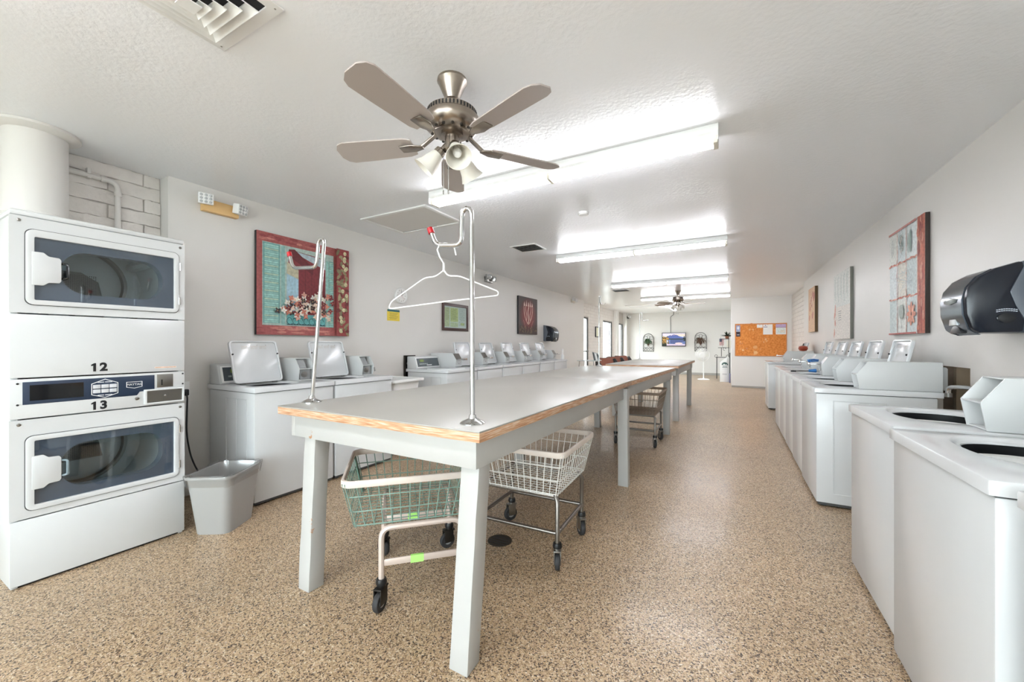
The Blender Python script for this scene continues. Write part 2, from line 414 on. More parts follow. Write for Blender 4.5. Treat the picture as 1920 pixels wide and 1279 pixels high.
wf = struct('wall_left_window', mb, MORTAR, 'pinkish white block wall with tall windows at far left', 'wall')
brick_stuff('brick_courses', wf, XB + 0.012, 11.43, 15.40, 0.0, ZC, HOLES, 1)
struct('trim_1', MB().box(XB, XL, 15.40, 15.72, 0, ZC).box(XB, XL + 0.02, 16.98, YFAR, 0, ZC), WALLW, 'white plaster pilasters beside the far windows', 'pilaster')
FRAMEM = mat('dark_bronze_frame', (46, 42, 40), 0.4, 0.3)
names = ['narrow dark framed glass door in far left block wall', 'widest tall window in the far left block wall', 'farthest narrow window beside the back corner']
for i, (h0, h1, g0, g1) in enumerate(HOLES):
    w = thing(('door_1', 'window_1', 'window_2')[i], names[i], 'door' if i == 0 else 'window', (XB - 0.015, h0, g0)); w['kind'] = 'structure'
    W, H = h1 - h0, g1 - g0; t = 0.05
    part('window_frame', w, MB().box(-0.02, 0.02, 0, t, 0, H).box(-0.02, 0.02, W - t, W, 0, H).box(-0.02, 0.02, t, W - t, 0, t).box(-0.02, 0.02, t, W - t, H - t, H), FRAMEM, 0.004)
    part('pane', w, MB().box(-0.004, 0.004, t, W - t, t, H - t), GLASS)
    if i == 0: part('push_bar', w, MB().box(0.02, 0.05, t, W - t, 0.95, 0.99), DARKMETAL, 0.004)
    else: part('mullion', w, MB().box(-0.015, 0.015, W * 0.72 - 0.02, W * 0.72 + 0.02, t, H - t), FRAMEM)
# right wall with the broken-out plumbing hole
HY0, HY1, HZ0, HZ1 = 3.70, 4.16, 0.66, 1.062
mb = MB().box(XR, XR + 0.03, YBACK, HY0, 0, ZC).box(XR, XR + 0.03, HY1, 10.25, 0, ZC).box(XR, XR + 0.03, HY0, HY1, 0, HZ0).box(XR, XR + 0.03, HY0, HY1, HZ1, ZC)
struct('wall_right', mb, WALLP, 'greige painted wall behind the right washers', 'wall')
struct('wall_right_cavity', MB().box(XR + 0.22, XR + 0.25, HY0 - 0.3, HY1 + 0.3, 0.4, 1.4).box(XR + 0.03, XR + 0.22, HY0 - 0.06, HY0 - 0.03, 0.4, 1.4).box(XR + 0.03, XR + 0.22, HY1 + 0.03, HY1 + 0.06, 0.4, 1.4),
       mat('bare_stud_cavity', (86, 76, 66), 0.9, var=0.3, vscale=9), 'dark stud cavity inside the hole in right wall', 'wall cavity')
wr2 = struct('wall_right_brick', MB().box(XR + 0.10, XR + 0.3, 10.25, 13.0, 0, ZC), MORTAR, 'white block wall return beside the bulletin board wall', 'wall')
brick_stuff('brick_courses', wr2, XR + 0.088, 10.25, 12.85, 0.0, ZC, [], -1)
struct('wall_partition', MB().box(0.06, XR + 0.1, 12.85, YFAR, 0, ZC), WALLW, 'white partition wall that carries the orange bulletin board', 'wall')
struct('wall_far', MB().box(-4.6, 2.2, YFAR, YFAR + 0.2, 0, ZC), WALLP, 'pale grey back wall with the television', 'wall')
struct('baseboard_far', MB().box(XL, 0.06, YFAR - 0.012, YFAR, 0, 0.09), mat('grey_base', (168, 164, 158), 0.5), 'grey rubber baseboard along the back wall', 'baseboard')
struct('baseboard_partition', MB().box(0.06, XR + 0.1, 12.838, 12.85, 0, 0.05), MATS['grey_base'], 'thin baseboard under the bulletin board wall', 'baseboard')
# behind the camera: storefront opening that lets daylight in
mb = MB().box(-4.6, -3.45, YBACK - 0.15, YBACK, 0, ZC).box(1.05, 2.2, YBACK - 0.15, YBACK, 0, ZC).box(-3.45, 1.05, YBACK - 0.15, YBACK, 2.32, ZC).box(-3.45, 1.05, YBACK - 0.15, YBACK, 0, 0.15)
struct('wall_back', mb, WALLW, 'front wall around the storefront glazing', 'wall')
w = thing('window_3', 'wide storefront window opposite the back wall', 'window', (-3.45, YBACK - 0.08, 0.15)); w['kind'] = 'structure'
mb = MB()
for x in (0, 1.1, 2.2, 3.3, 4.44): mb.box(x, x + 0.06, -0.04, 0.04, 0, 2.17)
mb.box(0, 4.5, -0.04, 0.04, 0, 0.06).box(0, 4.5, -0.04, 0.04, 2.11, 2.17)
part('window_frame', w, mb, FRAMEM)
for x in (0.06, 1.16, 2.26, 3.36): part('pane', w, MB().box(x, x + 1.04, -0.003, 0.003, 0.06, 2.11), GLASS)
struct('ground_outside', MB().box(-30, 30, -30, 45, -0.3, -0.13), mat('pale_concrete', (190, 188, 182), 0.9), 'pale concrete ground outside the windows', 'ground')

# ------------------------------------------------------------------ stacked dryers (local: face at x=0 looking to +x, y along the room)
def build_dryer():
    d = thing('stacked_dryer', 'tall white stacked pair of coin dryers numbered 12 and 13', 'dryer', (-3.10, 0.508, 0))
    W = 0.714; H = 1.895
    part('cabinet', d, MB().box(-0.80, -0.012, 0.006, 0.03, 0.0, H - 0.03).box(-0.80, -0.012, W - 0.03, W - 0.006, 0, H - 0.03).box(-0.80, -0.78, 0.03, W - 0.03, 0, H - 0.03).box(-0.78, -0.3, 0.03, W - 0.03, 0.02, 0.04).box(-0.5, -0.02, 0.03, W - 0.03, 0.85, 0.87), ENAMEL, 0.004)
    part('top_panel', d, MB().box(-0.80, 0.0, 0.0, W, H - 0.03, H), ENAMEL, 0.012)
    part('base_panel', d, MB().box(-0.015, 0.0, 0.0, W, 0.012, 0.335), ENAMEL, 0.005)
    part('toe_gap', d, MB().box(-0.6, -0.02, 0.01, W - 0.01, 0.0, 0.02), BLACK)
    part('middle_panel', d, MB().box(-0.015, 0.0, 0.0, W, 1.05, 1.372), ENAMEL, 0.005)
    part('control_panel', d, MB().box(-0.015, 0.001, 0.0, W, 0.845, 1.044), ENAMEL, 0.004)
    def door_unit(z0, z1, dz0, dz1, wz0, wz1, lower):
        oy0, oy1 = 0.048, 0.684; yw0, yw1 = 0.080, 0.658
        fr = part('front_panel', d, frame_mb([(W, z0)] * 6 + [(W, z1)] * 6 + [(0, z1)] * 6 + [(0, z0)] * 6, rrect(oy0, oy1, dz0, dz1, 0.03), 'x', -0.015, 0.0), ENAMEL)
        for yy in (0.030, 0.690):
            part('screw', fr, MB().lathe([(0.008, 0), (0.008, 0.002), (0.004, 0.004)], 10, (0.0, yy, z1 - 0.022), 'x'), STEEL)
        part('door_gap', fr, frame_mb(rrect(oy0, oy1, dz0, dz1, 0.03), rrect(oy0 + 0.004, oy1 - 0.004, dz0 + 0.004, dz1 - 0.004, 0.028), 'x', -0.002, 0.0015), GREYD)
        dr = part('door', d, frame_mb(rrect(oy0 + 0.003, oy1 - 0.003, dz0 + 0.003, dz1 - 0.003, 0.03), rrect(yw0, yw1, wz0, wz1, 0.006), 'x', -0.012, 0.010), ENAMEL, 0.003)
        zm = (wz0 + wz1) / 2
        tab = [(yw0 - 0.01, zm - 0.085), (yw0 + 0.03, zm - 0.085), (yw0 + 0.048, zm - 0.068), (yw0 + 0.085, zm - 0.066), (yw0 + 0.092, zm - 0.055), (yw0 + 0.092, zm + 0.055), (yw0 + 0.085, zm + 0.066), (yw0 + 0.048, zm + 0.068), (yw0 + 0.03, zm + 0.085), (yw0 - 0.01, zm + 0.085)]
        part('handle_plate', dr, MB().prism(tab, 'x', -0.006, 0.012), ENAMEL, 0.003)
        part('door_handle', dr, MB().tube(fillet([(0.0, yw0 + 0.093, zm + 0.04), (0.016, yw0 + 0.113, zm + 0.038), (0.016, yw0 + 0.113, zm - 0.038), (0.0, yw0 + 0.093, zm - 0.04)], 0.01), 0.006, 8), BLACKG if not lower else mat('clear_grey_handle', (120, 135, 142), 0.2))
        for zz in (wz0 + 0.05, wz1 - 0.05):
            part('hinge', dr, MB().box(0.0, 0.010, oy1 - 0.006, oy1 + 0.006, zz - 0.022, zz + 0.022).tube([(0.012, oy1 - 0.001, zz - 0.024), (0.012, oy1 - 0.001, zz + 0.024)], 0.005, 8), CHROME)
        # printed dark border on the glass with a stadium shaped clear opening
        n = 9
        inner = rrect(yw0 + 0.095, yw1 - 0.055, wz0 + 0.045, wz1 - 0.045, 0.10, n); outer = rrect(yw0 - 0.005, yw1 + 0.005, wz0 - 0.005, wz1 + 0.005, 0.006, n)
        part('window_border', dr, frame_mb(outer, inner, 'x', -0.011, -0.008), mat('window_border_ink', (96, 104, 120), 0.4), smooth=False)
        part('door_glass', dr, MB().box(-0.0065, -0.0045, yw0 - 0.005, yw1 + 0.005, wz0 - 0.005, wz1 + 0.005), DRYGLASS)
        part('window_seal', dr, frame_mb(rrect(yw0 + 0.085, yw1 - 0.045, wz0 + 0.035, wz1 - 0.035, 0.105, n), inner, 'x', -0.07, -0.012), mat('grey_seal', (116, 126, 138), 0.35))
        # drum
        yc = 0.36; rr = 0.31
        drum = part('drum', d, MB().lathe([(0.27, -0.075), (rr, -0.10), (rr, -0.55), (0.0, -0.56)], 40, (0, yc, zm), 'x', capped=False), mat('drum_steel', (222, 230, 233), 0.35, 0.1))
        part('drum_rim', drum, MB().lathe([(0.255, -0.078), (0.262, -0.066), (0.27, -0.075)], 40, (0, yc, zm), 'x', capped=False), STEEL)
        for a in (0.5, 2.6, 4.7):
            part('drum_baffle', drum, MB().tube([(-0.12, yc + 0.29 * math.cos(a), zm + 0.29 * math.sin(a)), (-0.53, yc + 0.29 * math.cos(a), zm + 0.29 * math.sin(a))], 0.03, 8), MATS['drum_steel'])
        mb = MB()
        for i in range(22):
            for j in range(13):
                mb.box(-0.5515, -0.5495, yc - 0.115 + i * 0.0095, yc - 0.110 + i * 0.0095, zm - 0.075 + j * 0.0105, zm - 0.0695 + j * 0.0105)
        vp = part('vent_plate', drum, MB().prism([(yc - 0.13, zm + 0.075), (yc + 0.02, zm + 0.075), (yc + 0.10, zm + 0.02), (yc + 0.12, zm - 0.085), (yc - 0.09, zm - 0.085)], 'x', -0.556, -0.551), mat('vent_plate_grey', (96, 98, 98), 0.5, 0.4))
        part('vent_perforations', drum, mb, BLACK)['kind'] = 'stuff'
        part('bulkhead_ring', drum, MB().lathe([(0.205, -0.53), (0.215, -0.515), (0.232, -0.515), (0.24, -0.545)], 40, (0, yc, zm), 'x', capped=False), STEEL)
    door_unit(1.378, H - 0.032, 1.418, 1.806, 1.446, 1.766, False)
    door_unit(0.341, 0.839, 0.374, 0.757, 0.403, 0.729, True)
    # control strip
    ov = part('control_overlay', d, MB().prism([(0.042, 0.915), (0.478, 0.915), (0.490, 0.935), (0.560, 0.940), (0.560, 1.031), (0.042, 1.029)], 'x', 0.0, 0.003), NAVY, 0.001)
    part('display', ov, MB().box(0.003, 0.0045, 0.065, 0.255, 0.933, 1.012), SCREEN)
    hexo = [(0.285, 0.938), (0.340, 0.918), (0.395, 0.938), (0.395, 1.000), (0.340, 1.024), (0.285, 1.000)]
    hexi = [(0.288, 0.940), (0.340, 0.921), (0.392, 0.940), (0.392, 0.998), (0.340, 1.020), (0.288, 0.998)]
    part('button_outline', ov, frame_mb(hexo, hexi, 'x', 0.003, 0.004), WHITEP)
    for i in range(3):
        for j in range(2):
            y0 = 0.291 + i * 0.0335; z0 = 0.946 + j * 0.026
            b = part('cycle_button', ov, MB().box(0.003, 0.006, y0, y0 + 0.031, z0, z0 + 0.021), mat('silver_button', (206, 208, 212), 0.35), 0.0015)
    U, V = (0, 1, 0), (0, 0, 1)
    for zz in (1.006, 0.933):
        for q, (a, b) in enumerate(((-0.030, -0.004), (0.0, 0.030))):
            part('button_caption', ov, MB().box(0.003, 0.0038, 0.340 + a, 0.340 + b, zz - 0.0025, zz + 0.0025), mat('silver_button', (206, 208, 212), 0.35))
    bo = [(0.430, 0.966), (0.466, 0.958), (0.502, 0.966), (0.502, 0.998), (0.430, 0.998)]
    bi = [(0.4325, 0.968), (0.466, 0.961), (0.4995, 0.968), (0.4995, 0.9955), (0.4325, 0.9955)]
    part('badge', ov, frame_mb(bo, bi, 'x', 0.003, 0.0042), WHITEP)
    text('badge_lettering', 'MAYTAG', 0.0175, WHITEP, ov, face_mtx((0.0036, 0.466, 0.981), U, V))
    part('coin_slot_plate', d, MB().box(0.001, 0.004, 0.572, 0.652, 0.952, 1.033), STEEL, 0.001)
    part('coin_slot', d, MB().box(0.004, 0.006, 0.592, 0.598, 0.965, 1.0), BLACK)
    cb = part('coin_box_frame', d, frame_mb([(0.508, 0.853), (0.708, 0.853), (0.708, 0.945), (0.508, 0.945)], [(0.522, 0.863), (0.698, 0.863), (0.698, 0.935), (0.522, 0.935)], 'x', 0.0, 0.014), ENAMEL, 0.003)
    part('coin_box_door', cb, MB().box(0.002, 0.006, 0.522, 0.698, 0.863, 0.935), STEEL)
    part('lock', cb, MB().lathe([(0.006, 0.006), (0.006, 0.009), (0.003, 0.010)], 10, (0, 0.61, 0.9), 'x'), CHROME)
    part('keyhole', d, MB().lathe([(0.010, 0.001), (0.010, 0.005), (0.006, 0.007)], 14, (0, 0.478, 0.896), 'x'), STEEL)
    for (y, z) in ((0.026, 1.022), (0.026, 0.916), (0.703, 1.03), (0.703, 0.965)):
        part('screw', d, MB().lathe([(0.005, 0.001), (0.005, 0.003), (0.002, 0.004)], 8, (0, y, z), 'x'), BLACK)
    for s_, z in (('12', 1.090), ('13', 0.876)):
        for q, ch in enumerate(s_):
            y = 0.316 + (q - 0.5) * 0.038
            if ch == '1': part('number_decal', d, MB().prism([(y - 0.004, z - 0.022), (y + 0.007, z - 0.022), (y + 0.007, z + 0.024), (y, z + 0.024), (y - 0.012, z + 0.016), (y - 0.012, z + 0.008), (y - 0.004, z + 0.011)], 'x', 0.0, 0.0012), BLACK)
            else: text('number_decal', ch, 0.062, BLACK, d, face_mtx((0.0008, y, z), U, V), bold=0.0028)
    ink('warning_label', [(R(0, 0, 0.11, 0.010), (240, 226, 214)), (R(0.004, 0.003, 0.106, 0.007), (226, 170, 130))], d, face_mtx((0.0006, 0.56, 1.071), U, V))
build_dryer()
t = thing('exhaust_duct', 'white round dryer exhaust duct rising into the ceiling flange', 'duct', (-3.735, 0.715, 1.896))
part('pipe', t, MB().lathe([(0.136, 0.002), (0.136, 0.10), (0.139, 0.102), (0.139, 0.115), (0.136, 0.117), (0.136, ZC - 1.896)], 40), PIPEP)
part('flange', t, MB().lathe([(0.137, 0.600), (0.170, 0.606), (0.192, 0.618), (0.192, ZC - 1.896 - 0.001), (0.137, ZC - 1.896 - 0.001)], 40), PIPEP)
c = part('conduit', None, MB().tube(fillet([(XB + 0.032, -1.5, 2.40), (XB + 0.032, 1.14, 2.40), (XB + 0.032, 1.14, 1.4)], 0.06), 0.017, 12), PIPEP)
tag(c, 'white painted conduit bending down the block wall beside duct', 'conduit')
part('pipe_clip', c, MB().box(XB + 0.0, XB + 0.045, 0.98, 1.0, 2.38, 2.45), PIPEP, 0.003)
part('elbow_collar', c, MB().tube([(XB + 0.032, 1.14, 2.33), (XB + 0.032, 1.14, 2.30)], 0.021, 12), PIPEP)
part('elbow_collar', c, MB().tube([(XB + 0.032, 1.05, 2.40), (XB + 0.032, 1.08, 2.40)], 0.021, 12), PIPEP)

# ------------------------------------------------------------------ washers (local: front at y=0 looking to -y, x across, origin at front base centre)
WW = 0.335; WD = 0.66; WT = 0.892
def w_cabinet():
    return frame_mb(R(-WW, 0.0, WW, WD), R(-WW + 0.012, 0.012, WW - 0.012, WD - 0.012), 'z', 0.03, WT - 0.042)
def w_top():
    mb = MB(); n = 40; cx, cy = -0.07, 0.265; rx, ry = 0.19, 0.155
    x0, x1, y0, y1 = -WW - 0.004, WW + 0.004, -0.012, 0.69; zt = WT; zb = WT - 0.038
    ang = [2 * PI * i / n for i in range(n)]
    # rectangle corners are hit exactly
    for cxr, cyr in ((x0, y0), (x1, y0), (x1, y1), (x0, y1)):
        a = math.atan2(cyr - cy, cxr - cx) % (2 * PI); i = min(range(n), key=lambda q: min(abs(ang[q] - a), 2 * PI - abs(ang[q] - a))); ang[i] = a
    def outp(a):
        dx, dy = math.cos(a), math.sin(a); t = 1e9
        if dx > 1e-9: t = min(t, (x1 - cx) / dx)
        if dx < -1e-9: t = min(t, (x0 - cx) / dx)
        if dy > 1e-9: t = min(t, (y1 - cy) / dy)
        if dy < -1e-9: t = min(t, (y0 - cy) / dy)
        return (cx + dx * t, cy + dy * t)
    def inp(a, k):
        c, s_ = math.cos(a), math.sin(a); p = 2.6
        return (cx + rx * k * math.copysign(abs(c) ** (2 / p), c), cy + ry * k * math.copysign(abs(s_) ** (2 / p), s_))
    rings = [[outp(a) + (zb,) for a in ang], [outp(a) + (zt,) for a in ang], [inp(a, 1.12) + (zt,) for a in ang], [inp(a, 1.07) + (zt - 0.010,) for a in ang], [inp(a, 0.98) + (zt - 0.012,) for a in ang], [inp(a, 0.985) + (zt - 0.018,) for a in ang]]
    vs = [v for r in rings for v in r]; fs = []
    for i in range(len(rings) - 1):
        for j in range(n): fs.append((i*n+j, i*n+(j+1) % n, (i+1)*n+(j+1) % n, (i+1)*n+j))
    mb.add(vs, fs)
    return mb
def w_tub():
    mb = MB(); mb.lathe([(0.185, 0.832), (0.20, 0.82), (0.20, 0.45), (0.06, 0.44), (0.05, 0.70), (0.0, 0.71)], 28, (-0.07, 0.265, 0), capped=False); return mb
def w_console():
    prof = [(0.515, WT), (0.560, WT + 0.155), (0.585, WT + 0.165), (0.67, WT + 0.165), (0.68, WT + 0.155), (0.68, WT)]
    return MB().prism(prof, 'x', -WW + 0.008, 0.165)
def slant(y0, z0, y1, z1, x0, x1, off, mb=None):
    l = math.hypot(y1 - y0, z1 - z0); ny, nz = -(z1 - z0) / l * off, (y1 - y0) / l * off
    return (mb or MB()).hexa([(x0, y0, z0), (x1, y0, z0), (x1, y0 + ny, z0 + nz), (x0, y0 + ny, z0 + nz)], [(x0, y1, z1), (x1, y1, z1), (x1, y1 + ny, z1 + nz), (x0, y1 + ny, z1 + nz)])
CBX0, CBX1 = 0.170, 0.318
def w_coinbox():
    # shell: two side cheeks, top, back, floor; front left open in two bays
    prof = [(0.255, WT + 0.002), (0.238, WT + 0.108), (0.300, WT + 0.200), (0.69, WT + 0.202), (0.69, WT + 0.002)]
    mb = MB(); t = 0.006
    mb.prism(prof, 'x', CBX0, CBX0 + t); mb.prism(prof, 'x', CBX1 - t, CBX1)
    mb.box(CBX0 + t, CBX1 - t, 0.298, 0.69, WT + 0.196, WT + 0.202)
    mb.box(CBX0 + t, CBX1 - t, 0.26, 0.69, WT + 0.002, WT + 0.008)
    mb.box(CBX0 + t, CBX1 - t, 0.36, 0.366, WT + 0.008, WT + 0.196)
    mb.box(CBX0 + t, CBX1 - t, 0.240, 0.362, WT + 0.103, WT + 0.109)
    return mb
def w_lid():
    # in the lid's own frame: hinge edge along x at origin, sheet rises along +z, inner face towards -y
    mb = MB(); x0, x1, h = -0.195, 0.195, 0.365
    o = rrect(x0, x1, 0.0, h, 0.03, 4); i = rrect(x0 + 0.014, x1 - 0.014, 0.014, h - 0.014, 0.024, 4)
    frame_mb(o, i, 'y', -0.020, 0.004, mb)
    mb.prism(rrect(x0 + 0.010, x1 - 0.010, 0.010, h - 0.010, 0.024, 4), 'y', -0.006, 0.004)
    return mb
def washer(label, loc, rz, lid='open', mech='slide', group=None, tilt=17.0, name='washing_machine', hinge=0.385, setback=0.0):
    t = thing(name, label, 'washer', loc, rz, group)
    cab = part('cabinet', t, w_cabinet, ENAMEL, 0.008, 'w_cab')
    for s in (-1, 1):
        part('side_emboss', cab, (lambda s=s: frame_mb([(0.10, 0.10), (0.40, 0.10), (0.40, 0.80), (0.10, 0.80)], [(0.105, 0.105), (0.395, 0.105), (0.395, 0.795), (0.105, 0.795)], 'x', s * WW - 0.003, s * WW + 0.003)), ENAMEL, 0, 'w_emb%d' % s)
        part('side_rib', cab, (lambda s=s: MB().box(s * WW - 0.003, s * WW + 0.0035, 0.25, 0.256, 0.10, 0.80)), ENAMEL, 0, 'w_rib%d' % s)
    part('toe_kick', t, lambda: MB().box(-WW + 0.006, WW - 0.006, 0.012, WD - 0.02, 0.012, 0.032), GREYD, 0, 'w_toe')
    for x in (-0.29, 0.29):
        for y in (0.05, 0.6): part('foot', t, lambda: MB().lathe([(0.02, 0), (0.02, 0.012), (0.012, 0.018), (0.012, 0.03)], 10), RUBBER, 0, 'w_foot', loc=(x, y, 0))
    part('top_gap', t, lambda: frame_mb(R(-WW + 0.004, 0.004, WW - 0.004, WD - 0.004), R(-WW + 0.012, 0.012, WW - 0.012, WD - 0.012), 'z', WT - 0.043, WT - 0.037), GREYD, 0, 'w_gap')
    part('top_panel', t, w_top, ENAMEL2, 0.006, 'w_top')
    tub = part('tub', t, w_tub, mat('enamel_basket', (196, 198, 198), 0.35), 0, 'w_tub')
    part('tub_gap_shade', tub, lambda: MB().lathe([(0.232, WT - 0.02), (0.232, WT - 0.072), (0.18, WT - 0.074)], 28, (-0.07, 0.265, 0), capped=False), BLACK, 0, 'w_gap_shade')  # black ring added as painted shade in the gap below the top panel
    part('tub_ring', tub, lambda: MB().lathe([(0.150, WT - 0.075), (0.160, WT - 0.052), (0.180, WT - 0.048), (0.188, WT - 0.07)], 28, (-0.07, 0.265, 0), capped=False), WHITEP, 0, 'w_ring')
    con = part('console', t, w_console, ENAMEL, 0.006, 'w_con', loc=(0, setback, 0))
    cp = part('control_frame', con, lambda: slant(0.518, WT + 0.012, 0.556, WT + 0.146, -WW + 0.025, 0.155, 0.006), WHITEP, 0.002, 'w_cpf')
    part('control_panel', cp, lambda: slant(0.5145, WT + 0.026, 0.5465, WT + 0.136, -WW + 0.040, 0.140, 0.0022), mat('charcoal_overlay', (84, 92, 96), 0.3), 0, 'w_cp')
    part('display', cp, lambda: slant(0.530, WT + 0.090, 0.5385, WT + 0.118, -0.24, -0.17, 0.006), mat('lcd_green', (120, 140, 60), 0.3), 0, 'w_lcd')
    part('badge', cp, lambda: slant(0.5165, WT + 0.038, 0.5200, WT + 0.050, -0.12, -0.02, 0.005), WHITEP, 0, 'w_badge')
    for k in range(5):
        part('button', cp, lambda: slant(0.5200, WT + 0.055, 0.5235, WT + 0.068, -0.012, 0.012, 0.0055), mat('grey_button', (170, 178, 176), 0.4), 0, 'w_btn', loc=(-0.25 + k * 0.035, 0, 0))
    cb = part('coin_box', t, w_coinbox, GREYP, 0.0015, 'w_cb')
    if mech == 'slide':
        part('coin_chute', cb, lambda: slant(0.2425, WT + 0.114, 0.300, WT + 0.194, CBX0 + 0.008, CBX1 - 0.008, -0.003), STEEL, 0, 'w_chute')
        part('coin_slide', cb, lambda: MB().box(CBX0 + 0.03, CBX1 - 0.03, 0.15, 0.30, WT + 0.112, WT + 0.124).box(CBX0 + 0.02, CBX1 - 0.02, 0.135, 0.152, WT + 0.104, WT + 0.134), CHROME, 0.003, 'w_slide')
        part('coin_vault', cb, lambda: MB().box(CBX0 + 0.008, CBX1 - 0.008, 0.250, 0.256, WT + 0.010, WT + 0.100), GREYP, 0.002, 'w_vault')
        part('vault_lock', cb, lambda: MB().lathe([(0.011, 0), (0.011, -0.008), (0.006, -0.010)], 12, ((CBX0 + CBX1) / 2, 0.25, WT + 0.06), 'y'), CHROME, 0, 'w_lock')
    elif mech == 'meter':
        part('coin_chute', cb, lambda: slant(0.262, WT + 0.114, 0.315, WT + 0.190, CBX0 + 0.02, CBX0 + 0.085, -0.004), mat('grey_grille', (150, 152, 152), 0.5), 0, 'w_chute2')
        part('coin_vault', cb, lambda: MB().box(CBX0 + 0.02, CBX1 - 0.03, 0.262, 0.27, WT + 0.012, WT + 0.100), mat('grey_grille', (150, 152, 152)), 0.002, 'w_vault2')
        part('vault_lock', cb, lambda: MB().lathe([(0.028, 0), (0.028, -0.008), (0.012, -0.012)], 16, (CBX0 + 0.06, 0.262, WT + 0.055), 'y'), STEEL, 0, 'w_lock2')
    if lid != 'none':
        L = part('lid', t, w_lid, ENAMEL2, 0.004, 'w_lid', loc=(-0.09, hinge, WT + 0.004))
        if lid == 'open': L.rotation_euler = (math.radians(-tilt), 0, 0)
        else: L.rotation_euler = (math.radians(90), 0, 0); L.location = (-0.09, 0.385, WT + 0.006)
        if lid == 'open':
            for s in (-1, 1): part('lid_bumper', L, lambda: MB().lathe([(0.007, 0), (0.007, -0.008), (0.003, -0.01)], 8, (0, 0, 0), 'y'), BLACK, 0, 'w_bump', loc=(s * 0.181, -0.019, 0.245))
            if 'w_ink' not in CACHE:
                it = []
                for q in range(3):
                    x = -0.10 + q * 0.072
                    it.append((R(x, 0.0, x + 0.062, 0.004), (205, 195, 185)))
                    for rr in range(4): it.append((R(x, -0.006 - rr * 0.005, x + 0.052 + 0.008 * ((rr + q) % 2), -0.0035 - rr * 0.005), (196, 192, 186)))
                    it.append((ell(x + 0.056, 0.012, 0.003, 0.003, 8), (110, 106, 100)))
                o = ink('instruction_print', it, L, face_mtx((0, -0.0062, 0.315), (1, 0, 0), (0, 0, 1))); CACHE['w_ink'] = o.data
            else:
                o = link('instruction_print', CACHE['w_ink'], L); o.matrix_local = face_mtx((0, -0.0062, 0.315), (1, 0, 0), (0, 0, 1))
            part('hinge', L, lambda: MB().tube([(-0.15, 0, 0), (-0.11, 0, 0)], 0.006, 8).tube([(0.11, 0, 0), (0.15, 0, 0)], 0.006, 8), STEEL, 0, 'w_hinge')
    return t
LG = 'top-load washers along the left wall'; RG = 'top-load washers along the right wall'
def left(y, label, x=-3.10, **k): return washer(label, (x, y + 0.337, 0), PI / 2, group=LG, **k)
def right(y, label, x=0.58, **k): return washer(label, (x, y + 0.337, 0), -PI / 2, group=RG, hinge=0.545, setback=0.088, **k)
left(1.650, 'white washer with raised lid standing right behind the grey trash bin', mech='meter')
left(2.345, 'white washer with raised lid directly before the utility sink', mech='meter')
left(3.945, 'white washer with shut lid just past the utility sink', lid='closed')
for i, (y, n) in enumerate(zip((4.645, 5.345, 6.045, 6.745, 7.445), ('first', 'second', 'third', 'fourth', 'fifth and farthest'))):
    left(y, 'left wall washer with raised lid, %s beyond the shut-lid washer' % n, tilt=16 + (i * 7) % 4)
right(0.655, 'washer cut off at the lower right picture edge', x=0.58, lid='none')
right(1.395, 'big foreground right washer without lid, second from the picture edge', x=0.562, lid='none', mech='none')
right(2.125, 'lidless right washer whose empty coin box stands open', x=0.588, lid='none', mech='none')
for i, (y, n, x) in enumerate(zip((3.725, 4.425, 5.125, 5.825, 6.525), ('first, beside the wall hole', 'second', 'third', 'fourth', 'fifth, last before the gap'), (0.578, 0.59, 0.60, 0.61, 0.62))):
    right(y, 'right wall washer with raised lid, %s' % n + ('' if i in (0, 4) else ' after the wall hole'), x=x, mech='none' if i < 2 else 'slide', tilt=12 + (i * 5) % 4)
right(8.75, 'farthest right washer standing alone before the bulletin board', x=0.64)

